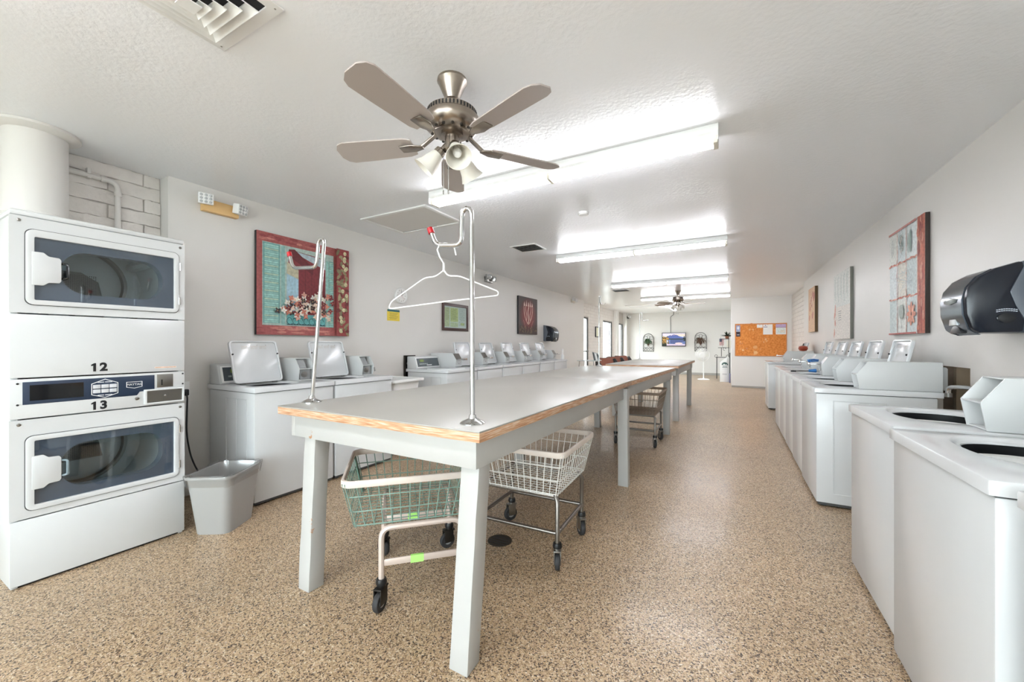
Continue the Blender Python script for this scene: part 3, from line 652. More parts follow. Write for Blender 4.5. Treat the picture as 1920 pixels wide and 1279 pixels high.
# ------------------------------------------------------------------ folding tables
def table(label, A, B, C, D, z, legs, ap=0.045, aph=0.115, th=0.042):
    """A front-left, B front-right, C far-right, D far-left corners of the top"""
    ox, oy = (A[0] + B[0]) / 2, A[1]
    t = thing('folding_table', label, 'table', (ox, oy, 0), 0, 'painted folding tables down the middle')
    q = [(p[0] - ox, p[1] - oy) for p in (A, B, C, D)]
    zs = lambda a, b: ([(x, y, a) for x, y in q], [(x, y, b) for x, y in q])
    top = part('table_top', t, MB().hexa(*zs(z - 0.006, z)), TABLETOP, 0.001)
    cx = sum(p[0] for p in q) / 4; cy = sum(p[1] for p in q) / 4
    sh = lambda d: [(x - math.copysign(d, x - cx), y - math.copysign(d, y - cy)) for x, y in q]
    e = sh(0.0)
    part('edge_band', top, MB().hexa([(x, y, z - th) for x, y in e], [(x, y, z - 0.006) for x, y in e]), WOOD, 0.003)
    e2 = sh(ap)
    # aprons: one board on each side
    za, zb = z - th - aph, z - th - 0.001
    for i in range(4):
        a, b = Vector(e2[i]), Vector(e2[(i + 1) % 4]); d = (b - a).normalized(); n = Vector((-d.y, d.x)) * 0.028
        part('apron', t, MB().hexa([(a.x, a.y, za), (b.x, b.y, za), (b.x + n.x, b.y + n.y, za), (a.x + n.x, a.y + n.y, za)], [(a.x, a.y, zb), (b.x, b.y, zb), (b.x + n.x, b.y + n.y, zb), (a.x + n.x, a.y + n.y, zb)]), CHIP, 0.003)
    for (bx, by, tx, ty) in legs:
        w = 0.083; mb = MB(); N = 9; rings = []
        for k in range(N + 1):
            f = k / N; x = bx + (tx - bx) * f - ox; y = by + (ty - by) * f - oy; zz = f * (zb - 0.02)
            j = lambda: random.uniform(-0.0018, 0.0018)
            rings.append([(x + j(), y + j(), zz), (x + w + j(), y + j(), zz), (x + w + j(), y + w + j(), zz), (x + j(), y + w + j(), zz)])
        vs = [v for r in rings for v in r]; fs = [(3, 2, 1, 0), (N*4, N*4+1, N*4+2, N*4+3)]
        for k in range(N):
            for i in range(4): fs.append((k*4+i, k*4+(i+1) % 4, k*4+4+(i+1) % 4, k*4+4+i))
        part('leg', t, mb.add(vs, fs), CHIP, 0.003)
    return t
table('nearest grey-topped folding table carrying the two chrome hanger poles', (-2.03, 1.195), (-0.785, 1.185), (-0.742, 3.515), (-1.93, 3.515), 0.905,
      [(-0.922, 1.185, -0.915, 1.262), (-1.886, 1.212, -1.90, 1.262), (-0.838, 3.42, -0.84, 3.40), (-1.85, 3.42, -1.86, 3.40)])
table('middle grey-topped folding table butted against the nearest one', (-1.93, 3.525), (-0.742, 3.525), (-0.635, 5.76), (-1.86, 5.76), 0.902,
      [(-0.785, 5.66, -0.775, 5.63), (-1.735, 5.66, -1.74, 5.63)])
table('farthest grey-topped folding table near the chairs', (-1.80, 6.50), (-0.675, 6.50), (-0.62, 8.98), (-1.78, 8.98), 0.890,
      [(-0.785, 6.72, -0.78, 6.70), (-1.75, 6.72, -1.74, 6.70), (-0.745, 8.60, -0.74, 8.60), (-1.68, 8.60, -1.68, 8.60)])

# ------------------------------------------------------------------ hanger poles and the wire hanger
def pole(label, base, z0, top, drop, hook, tip, lean=(0, 0), r=0.0098, red=True, hd=(-1, 0)):
    t = thing('hanger_pole', label, 'hanger pole', (base[0], base[1], z0), 0, 'chrome hanger poles standing on the tables')
    part('base_flange', t, MB().lathe([(0.050, 0.0), (0.050, 0.004), (0.044, 0.009), (0.030, 0.015), (0.017, 0.021), (0.014, 0.036)], 20), CHROME)
    H = top - z0; hx, hy = hd; lx, ly = lean
    def P(s, z): return (lx * z / H + hx * s, ly * z / H + hy * s, z)
    pts = [P(0, 0.01), P(0, H * 0.5), P(0, H - 0.03)] + [P(0.024 - 0.024 * math.cos(a), H - 0.03 + 0.03 * math.sin(a)) for a in (0.5, 1.0, 1.57, 2.1, 2.6)] + [P(0.048, H - 0.03)] + fillet([P(0.048, H - 0.05), P(0.052, H - drop), P(0.05 + hook * 0.85, H - drop + 0.015), P(0.05 + hook, H - drop + tip)], 0.035)
    part('pole', t, MB().tube(pts, r, 12), CHROME)
    if red:
        a, b = Vector(pts[-2]), Vector(pts[-1]); d = (b - a).normalized()
        part('end_cap', t, MB().tube([b - d * 0.002, b + d * 0.024], r * 1.35, 12), RED)
    return t
pole('nearest tall chrome hanger pole at the front table corner', (-0.894, 1.30), 0.905, 1.765, 0.145, 0.155, 0.07, (-0.005, 0.0))
pole('leaning chrome hanger pole at the left front table corner', (-1.99, 1.358), 0.905, 1.785, 0.150, 0.245, 0.085, (0.105, 0.0))
pole('slim chrome hanger pole at the far end of the middle table', (-1.645, 5.60), 0.902, 1.92, 0.12, 0.2, 0.03, r=0.008, red=False, hd=(0.1, 0.99))
pole('slim chrome hanger pole at the far end of the last table', (-1.69, 8.80), 0.890, 1.90, 0.18, 0.13, 0.02, r=0.008, red=False, hd=(0.9, 0.4))
hg = thing('wire_hanger', 'white wire clothes hanger on the nearest chrome pole', 'hanger', (-1.045, 1.30, 1.628))
ux, uy = 0.876, 0.482
def hp(s, z): return (ux * s, uy * s, z)
hk = [hp(0.056, -0.038), hp(0.050, -0.010), hp(0.034, 0.008), hp(0.010, 0.013), hp(-0.014, 0.004), hp(-0.022, -0.015), hp(-0.012, -0.045), hp(0.004, -0.07), hp(0.005, -0.105)]
part('hook', hg, MB().tube(hk, 0.0028, 8), WHITEP)
part('shoulder_wire', hg, MB().tube(fillet([hp(0.005, -0.10), hp(-0.03, -0.128), hp(-0.072, -0.130), hp(-0.215, -0.232), hp(-0.225, -0.262), hp(0.0, -0.232), hp(0.232, -0.205), hp(0.232, -0.188), hp(0.07, -0.124), hp(0.022, -0.124), hp(0.006, -0.10)], 0.02, 5), 0.0028, 8), WHITEP)
part('twist', hg, MB().tube([hp(0.005, -0.07), hp(0.005, -0.105)], 0.0045, 8), WHITEP)

# ------------------------------------------------------------------ laundry carts
def caster(parent, x, y, yaw, r=0.048, forkm=STEEL):
    c = part('caster', parent, MB().box(-0.020, -0.015, -0.020, 0.035, r * 0.8, r * 2 + 0.018).box(0.015, 0.020, -0.020, 0.035, r * 0.8, r * 2 + 0.018).box(-0.020, 0.020, -0.028, 0.035, r * 2 + 0.012, r * 2 + 0.02).lathe([(0.02, r * 2 + 0.02), (0.02, r * 2 + 0.035)], 12), forkm, 0.001)
    c.location = (x, y, 0); c.rotation_euler = (0, 0, yaw)
    part('wheel', c, MB().lathe([(r * 0.55, -0.013), (r * 0.92, -0.013), (r, -0.008), (r, 0.008), (r * 0.92, 0.013), (r * 0.55, 0.013)], 20, (0, 0.012, r), 'x'), RUBBER)
    part('hub', c, MB().lathe([(0.006, -0.018), (r * 0.5, -0.0135), (r * 0.5, 0.0135), (0.006, 0.018)], 14, (0, 0.012, r), 'x'), mat('grey_hub', (150, 150, 150), 0.4))
    part('swivel', c, MB().lathe([(0.024, r * 2 + 0.03), (0.026, r * 2 + 0.04), (0.022, r * 2 + 0.055)], 14), BLACK)
def basket(parent, X0, X1, Y0, Y1, zb, zt, inset, wire, rim, step=0.05, rim_r=0.016, wr=0.0026):
    """tapering wire basket: rim outline at zt, floor inset at zb"""
    to = (X0, X1, Y0, Y1); bo = (X0 + inset, X1 - inset, Y0 + inset, Y1 - inset)
    def L(f): return tuple(b + (t - b) * f for t, b in zip(to, bo))
    mb = MB()
    for f in (0.03, 0.36, 0.70):
        x0, x1, y0, y1 = L(f); z = zb + (zt - zb) * f
        mb.tube([(p[0], p[1], z) for p in rrect(x0, x1, y0, y1, 0.03, 3)], wr * 1.2, 5, True)
    nx = max(3, int((X1 - X0) / step)); ny = max(3, int((Y1 - Y0) / step))
    b0, b1, b2, b3 = bo
    for i in range(nx + 1):
        f = 0.02 + 0.96 * i / nx; xt = X0 + (X1 - X0) * f; xb = b0 + (b1 - b0) * f
        mb.tube([(xt, Y0, zt), (xb, b2, zb), (xb, b3, zb), (xt, Y1, zt)], wr, 4)
    for i in range(ny + 1):
        f = 0.02 + 0.96 * i / ny; yt = Y0 + (Y1 - Y0) * f; yb = b2 + (b3 - b2) * f
        mb.tube([(X0, yt, zt), (b0, yb, zb), (b1, yb, zb), (X1, yt, zt)], wr, 4)
    bk = part('basket_wires', parent, mb, wire)
    o = rrect(X0 - 0.008, X1 + 0.008, Y0 - 0.008, Y1 + 0.008, 0.05, 5)
    i_ = rrect(X0 + 0.006, X1 - 0.006, Y0 + 0.006, Y1 - 0.006, 0.045, 5)
    part('rim', parent, frame_mb(o, i_, 'z', zt - 0.018, zt + 0.014), rim, 0.005)
    return bk
def tube_cart(label, loc, rz, L, W, bx, zb, zt, rimm, wirem, framem, over=0.05, yaws=(0.4, 0.38, 0.7, 2.6), inset=0.05):
    t = thing('laundry_cart', label, 'laundry cart', loc, rz, 'wire laundry carts under the tables')
    zl = 0.20
    for k, (x, y) in enumerate(((0, 0), (L, 0), (L, W), (0, W))):
        caster(t, x, y, yaws[k])
        part('leg', t, MB().tube([(x, y, 0.145), (x, y, zb - 0.03), (x + (0.02 if x == 0 else -0.02), y + (0.02 if y == 0 else -0.02), zb + 0.004)], 0.0125, 10), framem)
    part('lower_rail', t, MB().tube([(0, 0, zl), (L, 0, zl)], 0.011, 10).tube([(L, 0, zl), (L, W, zl)], 0.011, 10).tube([(L, W, zl), (0, W, zl)], 0.011, 10).tube([(0, W, zl), (0, 0, zl)], 0.011, 10), framem)
    part('upper_rail', t, MB().tube([(0.02, 0.02, zb - 0.012), (L - 0.02, 0.02, zb - 0.012), (L - 0.02, W - 0.02, zb - 0.012), (0.02, W - 0.02, zb - 0.012)], 0.010, 8, True), framem)
    basket(t, -over - bx[0], L + over + bx[1], -over - bx[2], W + over + bx[3], zb, zt, inset, wirem, rimm, 0.045)
    return t
tube_cart('white wire laundry cart on chrome legs under the nearest table', (-1.31, 1.965, 0), 0.03, 0.50, 0.44, (0, 0, 0, 0.05), 0.40, 0.635, VINYL, WIREW, mat('dull_chrome_tube', (132, 126, 120), 0.32, 0.9))
tube_cart('bronze-looking wire laundry cart under the middle table', (-1.22, 4.86, 0), 0.0, 0.46, 0.46, (0, 0.0, 0, 0.12), 0.38, 0.64, mat('brown_vinyl_rim', (150, 130, 112), 0.5), WIREB, MATS['dull_chrome_tube'])
# flat-bar cart with the green basket, turned about 45 degrees
t = thing('laundry_cart', 'green wire laundry cart with beige rim turned askew under nearest table', 'laundry cart', (-1.40, 1.30, 0), math.radians(45), 'wire laundry carts under the tables')
FB = mat('pinkish_flat_bar', (206, 190, 180), 0.35, 0.3)
L_, W_ = 0.37, 0.48
for k, y in enumerate((0.0, W_)):
    pth = fillet([(0, y, 0.115), (0, y, 0.375), (L_, y, 0.375), (L_, y, 0.115)], 0.05)
    part('leg_hoop', t, MB().tube(pth, 0.0135, 8), FB)
    lr = part('lower_rail', t, MB().box(0, L_, y - 0.005, y + 0.005, 0.200, 0.230), FB, 0.002)
    part('green_tape', lr, MB().box(0.13, 0.19, y - 0.007, y + 0.007, 0.198, 0.232), mat('lime_tape', (168, 226, 120), 0.5))
part('cross_bar', t, MB().box(0.0, 0.012, 0, W_, 0.368, 0.39).box(L_ - 0.012, L_, 0, W_, 0.368, 0.39), FB)
for k, (x, y) in enumerate(((0, 0), (L_, 0), (L_, W_), (0, W_))): caster(t, x, y, (2.6, 0.3, 1.9, 0.6)[k], 0.045, DARKMETAL)
basket(t, -0.165, 0.42, -0.035, 0.525, 0.388, 0.60, 0.045, WIREG, VINYL, 0.048)
part('corner_plate', t, MB().hexa([(-0.118, 0.43, 0.395), (-0.118, 0.475, 0.395), (-0.114, 0.475, 0.395), (-0.114, 0.43, 0.395)], [(-0.160, 0.44, 0.585), (-0.160, 0.51, 0.585), (-0.156, 0.51, 0.585), (-0.156, 0.44, 0.585)]), mat('green_plate', (104, 146, 130), 0.5))
dr = thing('floor_drain', 'round dark floor drain under the nearest table', 'drain', (-1.247, 2.11, 0))
part('grate', dr, MB().lathe([(0.075, 0.0), (0.075, 0.003), (0.0, 0.0035)], 28), mat('drain_iron', (70, 62, 54), 0.6, 0.5))
part('slot', dr, (lambda: MB().box(-0.05, 0.05, -0.045, -0.038, 0.0025, 0.0045).box(-0.06, 0.06, -0.02, -0.013, 0.0025, 0.0045).box(-0.06, 0.06, 0.008, 0.015, 0.0025, 0.0045).box(-0.05, 0.05, 0.035, 0.042, 0.0025, 0.0045)), BLACK)

# ------------------------------------------------------------------ fluorescent strip lights
def strip_light(label, loc, L=2.2, rz=0.0):
    t = thing('strip_light', label, 'strip light', loc, rz, 'fluorescent strip lights across the ceiling')
    part('housing', t, lambda: MB().prism([(-0.072, 0), (0.072, 0), (0.072, -0.045), (0.060, -0.062), (-0.060, -0.062), (-0.072, -0.045)], 'x', 0, L), WHITEP, 0.003, 'sl_h%.2f' % L)
    for x in (0.012, L / 2, L - 0.012):
        part('lamp_holder', t, lambda: MB().box(-0.012, 0.012, -0.05, 0.05, -0.105, -0.06), CREAM, 0.003, 'sl_s', loc=(x, 0, 0))
    for k in range(2):
        for y in (-0.028, 0.028):
            part('fluorescent_tube', t, lambda: MB().tube([(0.028, 0, -0.086), (L / 2 - 0.018, 0, -0.086)], 0.0165, 14), TUBEM, 0, 'sl_t%.2f' % L, loc=(k * (L / 2 - 0.005), y, 0))
    part('end_cap', t, lambda: MB().box(-0.004, 0.0, -0.072, 0.072, -0.10, 0).box(L, L + 0.004, -0.072, 0.072, -0.10, 0), WHITEP, 0, 'sl_e%.2f' % L)
    return t
strip_light('nearest fluorescent strip light, beside the big ceiling fan', (-2.26, 2.70, ZC))
strip_light('second fluorescent strip light from the front', (-2.22, 5.46, ZC))
strip_light('third fluorescent strip light from the front', (-2.21, 8.48, ZC))
strip_light('fourth fluorescent strip light, behind the small far fan', (-2.16, 11.40, ZC))
strip_light('fluorescent strip light running lengthwise before the television wall', (-1.72, 13.1, ZC), 2.2, PI / 2)
strip_light('fluorescent strip light above the photographer', (-2.26, -0.10, ZC))

# ------------------------------------------------------------------ ceiling fans
def ceiling_fan(label, loc, rot, blades=5, rad=0.61, open_shade=True):
    t = thing('ceiling_fan', label, 'ceiling fan', loc, 0, 'ceiling fans with light kits')
    part('canopy', t, lambda: MB().lathe([(0.072, 0.0), (0.074, -0.012), (0.068, -0.022), (0.064, -0.03), (0.040, -0.085), (0.036, -0.10), (0.0, -0.10)], 28), NICKEL, 0, 'cf_c')
    part('down_rod', t, lambda: MB().tube([(0, 0, -0.09), (0, 0, -0.16)], 0.013, 12), NICKEL, 0, 'cf_r')
    mo = part('motor_housing', t, lambda: MB().lathe([(0.0, -0.138), (0.05, -0.140), (0.105, -0.155), (0.122, -0.163), (0.122, -0.185), (0.134, -0.195), (0.137, -0.215), (0.130, -0.240), (0.110, -0.258), (0.085, -0.268), (0.050, -0.270), (0.0, -0.27)], 36), NICKEL, 0, 'cf_m')
    def slots():
        mb = MB()
        for k in range(44):
            a = 2 * PI * k / 44; c, s = math.cos(a), math.sin(a); d = 0.0035
            mb.hexa([(0.118*c - d*s, 0.118*s + d*c, -0.183), (0.118*c + d*s, 0.118*s - d*c, -0.183), (0.1235*c + d*s, 0.1235*s - d*c, -0.183), (0.1235*c - d*s, 0.1235*s + d*c, -0.183)],
                    [(0.118*c - d*s, 0.118*s + d*c, -0.166), (0.118*c + d*s, 0.118*s - d*c, -0.166), (0.1235*c + d*s, 0.1235*s - d*c, -0.166), (0.1235*c - d*s, 0.1235*s + d*c, -0.166)])
        return mb
    part('vent_slots', mo, slots, BLACK, 0, 'cf_v')
    def dots():
        mb = MB()
        for k in range(14):
            a = 2 * PI * k / 14; mb.lathe([(0.008, -0.003), (0.008, 0.003)], 8, (0.098 * math.cos(a), 0.098 * math.sin(a), -0.264))
        return mb
    part('vent_holes', mo, dots, DARKMETAL, 0, 'cf_d')
    hub = part('light_hub', t, lambda: MB().lathe([(0.052, -0.268), (0.055, -0.28), (0.036, -0.284), (0.036, -0.33), (0.044, -0.335), (0.044, -0.352), (0.020, -0.372), (0.0, -0.375)], 24), NICKEL, 0, 'cf_h')
    for k in range(blades):
        a = rot + 2 * PI * k / blades
        def bl():
            prof = [(0.20, -0.050), (0.24, -0.062), (0.45, -0.070), (0.56, -0.072), (rad - 0.02, -0.060), (rad, -0.03), (rad, 0.03), (rad - 0.02, 0.060), (0.56, 0.072), (0.45, 0.070), (0.24, 0.062), (0.20, 0.050)]
            tw = math.radians(13); vs = []
            for dz in (-0.003, 0.003):
                for (x, y) in prof: vs.append((x, y * math.cos(tw), y * math.sin(tw) + dz))
            n = len(prof)
            return MB().add(vs, [tuple(range(n))[::-1], tuple(range(n, 2*n))] + [(i, (i+1) % n, n+(i+1) % n, n+i) for i in range(n)])
        b = part('blade', t, bl, FANBLADE, 0, 'cf_b', loc=(0, 0, -0.315)); b.rotation_euler = (0, 0, a)
        part('blade_iron', b, lambda: MB().prism([(0.15, -0.012), (0.205, -0.035), (0.27, -0.030), (0.27, 0.030), (0.205, 0.035), (0.15, 0.012)], 'z', -0.010, -0.004).hexa([(0.075, -0.014, 0.052), (0.16, -0.012, -0.010), (0.16, 0.012, -0.010), (0.075, 0.014, 0.052)], [(0.075, -0.014, 0.060), (0.17, -0.012, -0.004), (0.17, 0.012, -0.004), (0.075, 0.014, 0.060)]), NICKEL, 0.001, 'cf_i')
    for k in range(3):
        a = rot * 0 + math.radians((-150, -40, 78)[k]); m = Matrix.Rotation(a, 4, 'Z') @ Matrix.Translation((0.040, 0, -0.335)) @ Matrix.Rotation(math.radians(-42), 4, 'Y')
        def arm(): return MB().tube([(0, 0, 0.03), (0, 0, -0.018)], 0.012, 10).lathe([(0.012, -0.012), (0.026, -0.020), (0.028, -0.042), (0.022, -0.046)], 16)
        ar = part('lamp_arm', hub, arm, NICKEL, 0, 'cf_a'); ar.matrix_local = m
        part('lamp_shade', ar, lambda: MB().lathe([(0.024, -0.040), (0.030, -0.052), (0.040, -0.085), (0.046, -0.115), (0.058, -0.140), (0.062, -0.146), (0.059, -0.146), (0.043, -0.114), (0.036, -0.085), (0.022, -0.050)], 24), FROST, 0, 'cf_s')
        part('lamp_bulb', ar, lambda: MB().lathe([(0.012, -0.045), (0.014, -0.06), (0.020, -0.09), (0.021, -0.105), (0.014, -0.122), (0.0, -0.126)], 14), WHITEP, 0, 'cf_u')
    for (x, y, l) in ((-0.038, -0.02, 0.20), (0.004, -0.035, 0.21)):
        pc = part('pull_chain', hub, MB().tube([(x, y, -0.345), (x, y, -0.345 - l)], 0.0014, 6), STEEL)
        part('pull_knob', pc, MB().lathe([(0.002, 0.0), (0.005, -0.006), (0.005, -0.018), (0.002, -0.022)], 10, (x, y, -0.345 - l)), STEEL)
    return t
ceiling_fan('large brushed-nickel ceiling fan with three bell lamps near the camera', (-1.203, 1.572, ZC), math.radians(55))
ceiling_fan('small far ceiling fan before the television wall', (-1.096, 10.42, ZC), math.radians(14))

# ------------------------------------------------------------------ other ceiling fittings
ac = thing('ceiling_diffuser', 'square stepped white air diffuser in the ceiling corner', 'air diffuser', (-1.745, 0.700, ZC))
def sq(a): return [(-a, -a), (a, -a), (a, a), (-a, a)]
part('frame', ac, frame_mb(sq(0.222), sq(0.178), 'z', -0.008, 0.0), WHITEP, 0.002)
part('throat', ac, MB().box(-0.178, 0.178, -0.178, 0.178, -0.002, -0.0005), BLACK)
for k, a in enumerate((0.160, 0.122, 0.086, 0.052)):
    mb = MB(); z0, z1 = -0.004 - k * 0.010, -0.030 - k * 0.008; b = a - 0.030
    o, i = sq(a), sq(b); vs = [(x, y, z0) for x, y in i] + [(x, y, z1) for x, y in o] + [(x, y, z0 - 0.004) for x, y in i] + [(x, y, z1 - 0.004) for x, y in o]
    fs = []
    for q in range(4):
        r = (q + 1) % 4; fs += [(q, r, 4+r, 4+q), (8+q, 12+q, 12+r, 8+r), (4+q, 4+r, 12+r, 12+q), (q, 8+q, 8+r, r)]
    part('cone', ac, mb.add(vs, fs), WHITEP, smooth=False)
part('center_plate', ac, MB().box(-0.03, 0.03, -0.03, 0.03, -0.062, -0.057), WHITEP)
for (x, y) in ((-0.2, 0.2), (0.2, 0.2), (0.2, -0.2)): part('screw', ac, MB().lathe([(0.004, -0.008), (0.002, -0.010)], 8, (x, y, 0)), STEEL)
hx = thing('attic_hatch', 'grey framed attic hatch in the ceiling beside strip light', 'hatch', (-2.93, 3.15, ZC))
part('frame', hx, frame_mb([(-0.44, -0.31), (0.44, -0.31), (0.44, 0.31), (-0.44, 0.31)], [(-0.40, -0.27), (0.40, -0.27), (0.40, 0.27), (-0.40, 0.27)], 'z', -0.014, 0), WHITEP, 0.003)
part('panel', hx, MB().box(-0.397, 0.395, -0.267, 0.262, -0.006, -0.001), WALLP)
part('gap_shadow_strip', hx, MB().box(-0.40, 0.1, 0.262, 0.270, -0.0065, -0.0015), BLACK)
sd = thing('smoke_detector', 'round white smoke detector on the ceiling', 'smoke detector', (-1.271, 3.78, ZC))
part('body', sd, MB().lathe([(0.055, 0.0), (0.055, -0.012), (0.046, -0.030), (0.030, -0.036), (0.0, -0.037)], 24), WHITEP)
part('grille_ring', sd, MB().lathe([(0.0475, -0.018), (0.051, -0.022), (0.0455, -0.027)], 24), mat('grey_grille', (150, 152, 152)))
def ceiling_vent(label, loc, w, h):
    v = thing('ceiling_vent', label, 'vent', loc, 0, 'louvred ceiling vents')
    part('frame', v, frame_mb([(-w, -h), (w, -h), (w, h), (-w, h)], [(-w + 0.025, -h + 0.025), (w - 0.025, -h + 0.025), (w - 0.025, h - 0.025), (-w + 0.025, h - 0.025)], 'z', -0.010, 0), WHITEP, 0.002)
    part('backing', v, MB().box(-w + 0.025, w - 0.025, -h + 0.025, h - 0.025, -0.002, -0.0005), BLACK)
    n = 6
    for k in range(n):
        y = -h + 0.05 + (2 * h - 0.1) * k / (n - 1)
        part('louvre', v, MB().hexa([(-w + 0.025, y, -0.012), (w - 0.025, y, -0.012), (w - 0.025, y + 0.003, -0.012), (-w + 0.025, y + 0.003, -0.012)], [(-w + 0.025, y + 0.02, -0.002), (w - 0.025, y + 0.02, -0.002), (w - 0.025, y + 0.023, -0.002), (-w + 0.025, y + 0.023, -0.002)]), WHITEP)
ceiling_vent('louvred ceiling vent between the hanger pole and second strip light', (-2.39, 4.80, ZC), 0.19, 0.18)
ceiling_vent('small louvred ceiling vent beside the third strip light', (-2.31, 9.70, ZC), 0.2, 0.2)
hf = part('attic_hatch', None, frame_mb([(-3.1, 13.6), (-2.1, 13.6), (-2.1, 14.5), (-3.1, 14.5)], [(-3.05, 13.65), (-2.15, 13.65), (-2.15, 14.45), (-3.05, 14.45)], 'z', ZC - 0.014, ZC), WHITEP, 0.003)
tag(hf, 'pale hatch trim on the far ceiling before the television wall', 'hatch')

# ------------------------------------------------------------------ things on the left wall
UL, VL = (0, 1, 0), (0, 0, 1)          # left wall faces +x: right is +y
UR = (0, -1, 0)                        # right wall faces -x: right is -y
def emergency(label, loc, rz, body=TAN, w=0.24, head='square', sc=1.0, hm=WHITEP):
    """local: wall plane at y=0, sticks out to -y"""
    t = thing('emergency_light', label, 'emergency light', loc, rz, 'twin-head emergency lights'); t.scale = (sc, sc, sc)
    part('housing', t, MB().box(-w / 2, w / 2, -0.055, 0, -0.05, 0.05), body, 0.006)
    for s in (-1, 1):
        h = part('lamp_head', t, MB().box(-0.05, 0.05, -0.03, 0.03, -0.042, 0.042).lathe([(0.012, 0.0), (0.012, 0.04)], 10, (0, 0.02, 0), 'y'), hm, 0.010)
        h.location = (s * (w / 2 - 0.005), -0.085, 0.035 if s < 0 else 0.02); h.rotation_euler = (0.15, 0, s * 0.35)
        for i in range(3):
            for j in range(3):
                part('lens', h, lambda: MB().lathe([(0.011, -0.030), (0.011, -0.032), (0.006, -0.034)], 10, (0, 0, 0), 'y'), mat('lens_grey', (188, 190, 190), 0.2), 0, 'em_l', loc=(-0.03 + i * 0.03, 0, -0.026 + j * 0.026))
    return t
emergency('tan emergency light with two square white heads above the first washer', (XL, 1.745, 2.37), PI / 2, w=0.27)
emergency('chrome twin spot emergency light high on the left wall', (XL, 6.02, 2.38), PI / 2, body=STEEL, w=0.2, hm=CHROME)
emergency('small far emergency light near the end of the left wall', (XL, 10.42, 2.42), PI / 2, body=CREAM, w=0.22)
emergency('twin-head emergency light in the far left corner by windows', (XL + 0.02, 17.12, 2.36), PI / 2, body=DARKMETAL, w=0.2)

def canvas(label, name, origin, U, W, H, items, edge, depth=0.035, group='canvas pictures on the walls', cat='picture'):
    """origin: lower left corner on the wall seen from the room"""
    U = Vector(U); N = U.cross(Vector((0, 0, 1)))
    t = thing(name, label, cat, origin, 0, group)
    o = Vector((0, 0, 0)); M = face_mtx((0, 0, 0), U, (0, 0, 1))
    b = part('canvas', t, MB().box(0, W, 0, H, 0.0015, depth), edge, 0.002); b.matrix_local = M
    items = [([(min(max(p[0], 0.0), W), min(max(p[1], 0.0), H)) for p in pts], c_) for pts, c_ in items]
    ink('painting', items, t, M @ Matrix.Translation((0, 0, depth)))
    return t
# --- the shuttered window picture
rnd = random.Random(3); W_, H_ = 0.975, 0.958; it = []
REDP = (176, 86, 82); TEAL = (150, 206, 196); TEALD = (112, 170, 164)
it.append((R(0, 0, W_, H_), REDP))
for k in range(26):
    x = rnd.uniform(0, 0.75); it.append((ell(x, rnd.choice([rnd.uniform(0.01, 0.08), rnd.uniform(0.88, 0.95)]), rnd.uniform(0.03, 0.08), rnd.uniform(0.006, 0.016), 8), rnd.choice([(196, 110, 100), (158, 66, 66), (210, 130, 116)])))
it.append((R(0.05, 0.09, 0.80, 0.87), (176, 200, 190)))
it.append((R(0.055, 0.11, 0.215, 0.865), TEALD))
for k in range(38): it.append((R(0.07, 0.115 + k * 0.0195, 0.20, 0.130 + k * 0.0195), [TEAL, (160, 214, 204), (142, 196, 188), (176, 206, 182)][k % 4]))
it.append((R(0.225, 0.10, 0.262, 0.86), (138, 190, 184)))
it.append(([(0.28, 0.12), (0.70, 0.12), (0.70, 0.80), (0.60, 0.82), (0.30, 0.84)], (136, 40, 48)))
it.append(([(0.30, 0.84), (0.70, 0.80), (0.70, 0.70), (0.52, 0.76)], (176, 196, 204)))
it.append(([(0.30, 0.84), (0.36, 0.85), (0.56, 0.70), (0.56, 0.62), (0.30, 0.78)], (110, 30, 38)))
it.append(([(0.28, 0.70), (0.40, 0.64), (0.40, 0.25), (0.28, 0.22)], (164, 204, 222)))
it.append(([(0.28, 0.72), (0.40, 0.65), (0.40, 0.56), (0.28, 0.60)], (198, 192, 160)))
for x in (0.47, 0.54, 0.62): it.append((R(x, 0.30, x + 0.006, 0.68), (112, 30, 40)))
it.append((R(0.71, 0.09, 0.735, 0.80), TEAL))
it.append((R(0.74, 0.09, 0.80, 0.80), TEALD))
for k in range(36): it.append((R(0.745, 0.095 + k * 0.0195, 0.795, 0.109 + k * 0.0195), [TEAL, (160, 214, 204), (170, 208, 190)][k % 3]))
it.append((R(0.28, 0.10, 0.70, 0.21), (92, 178, 178)))
for k in range(7):
    cx = 0.31 + k * 0.058; it.append((stroke([(cx + (0.02 + 0.004 * j) * math.cos(j * 0.7) * 0.8, 0.145 + (0.02 + 0.003 * j) * math.sin(j * 0.7)) for j in range(9)], 0.006), (24, 70, 76)))
it.append((R(0.28, 0.10, 0.70, 0.108), (24, 70, 76)))
for k in range(110):
    x = rnd.gauss(0.50, 0.13); y = rnd.gauss(0.30, 0.075)
    if not (0.17 < x < 0.86 and 0.17 < y < 0.50): continue
    c = rnd.choice([(236, 230, 214), (244, 240, 230), (214, 118, 96), (150, 40, 46), (226, 160, 140), (122, 30, 40), (62, 44, 44), (232, 200, 180)])
    for q in range(4):
        a = q * 1.57 + k; it.append((ell(x + 0.014 * math.cos(a), y + 0.014 * math.sin(a), 0.017, 0.010, 8, a), c))
    it.append((ell(x, y, 0.005, 0.005, 6), (226, 190, 120)))
it.append((R(0.815, 0, W_, H_), (158, 56, 54)))
for k in range(70):
    x = rnd.uniform(0.83, 0.955); y = rnd.uniform(0.02, 0.93); it.append((ell(x, y, rnd.uniform(0.022, 0.045), 0.016, 9, rnd.uniform(0, 3.1)), rnd.choice([(150, 138, 96), (170, 156, 112), (132, 120, 84), (120, 40, 40)])))
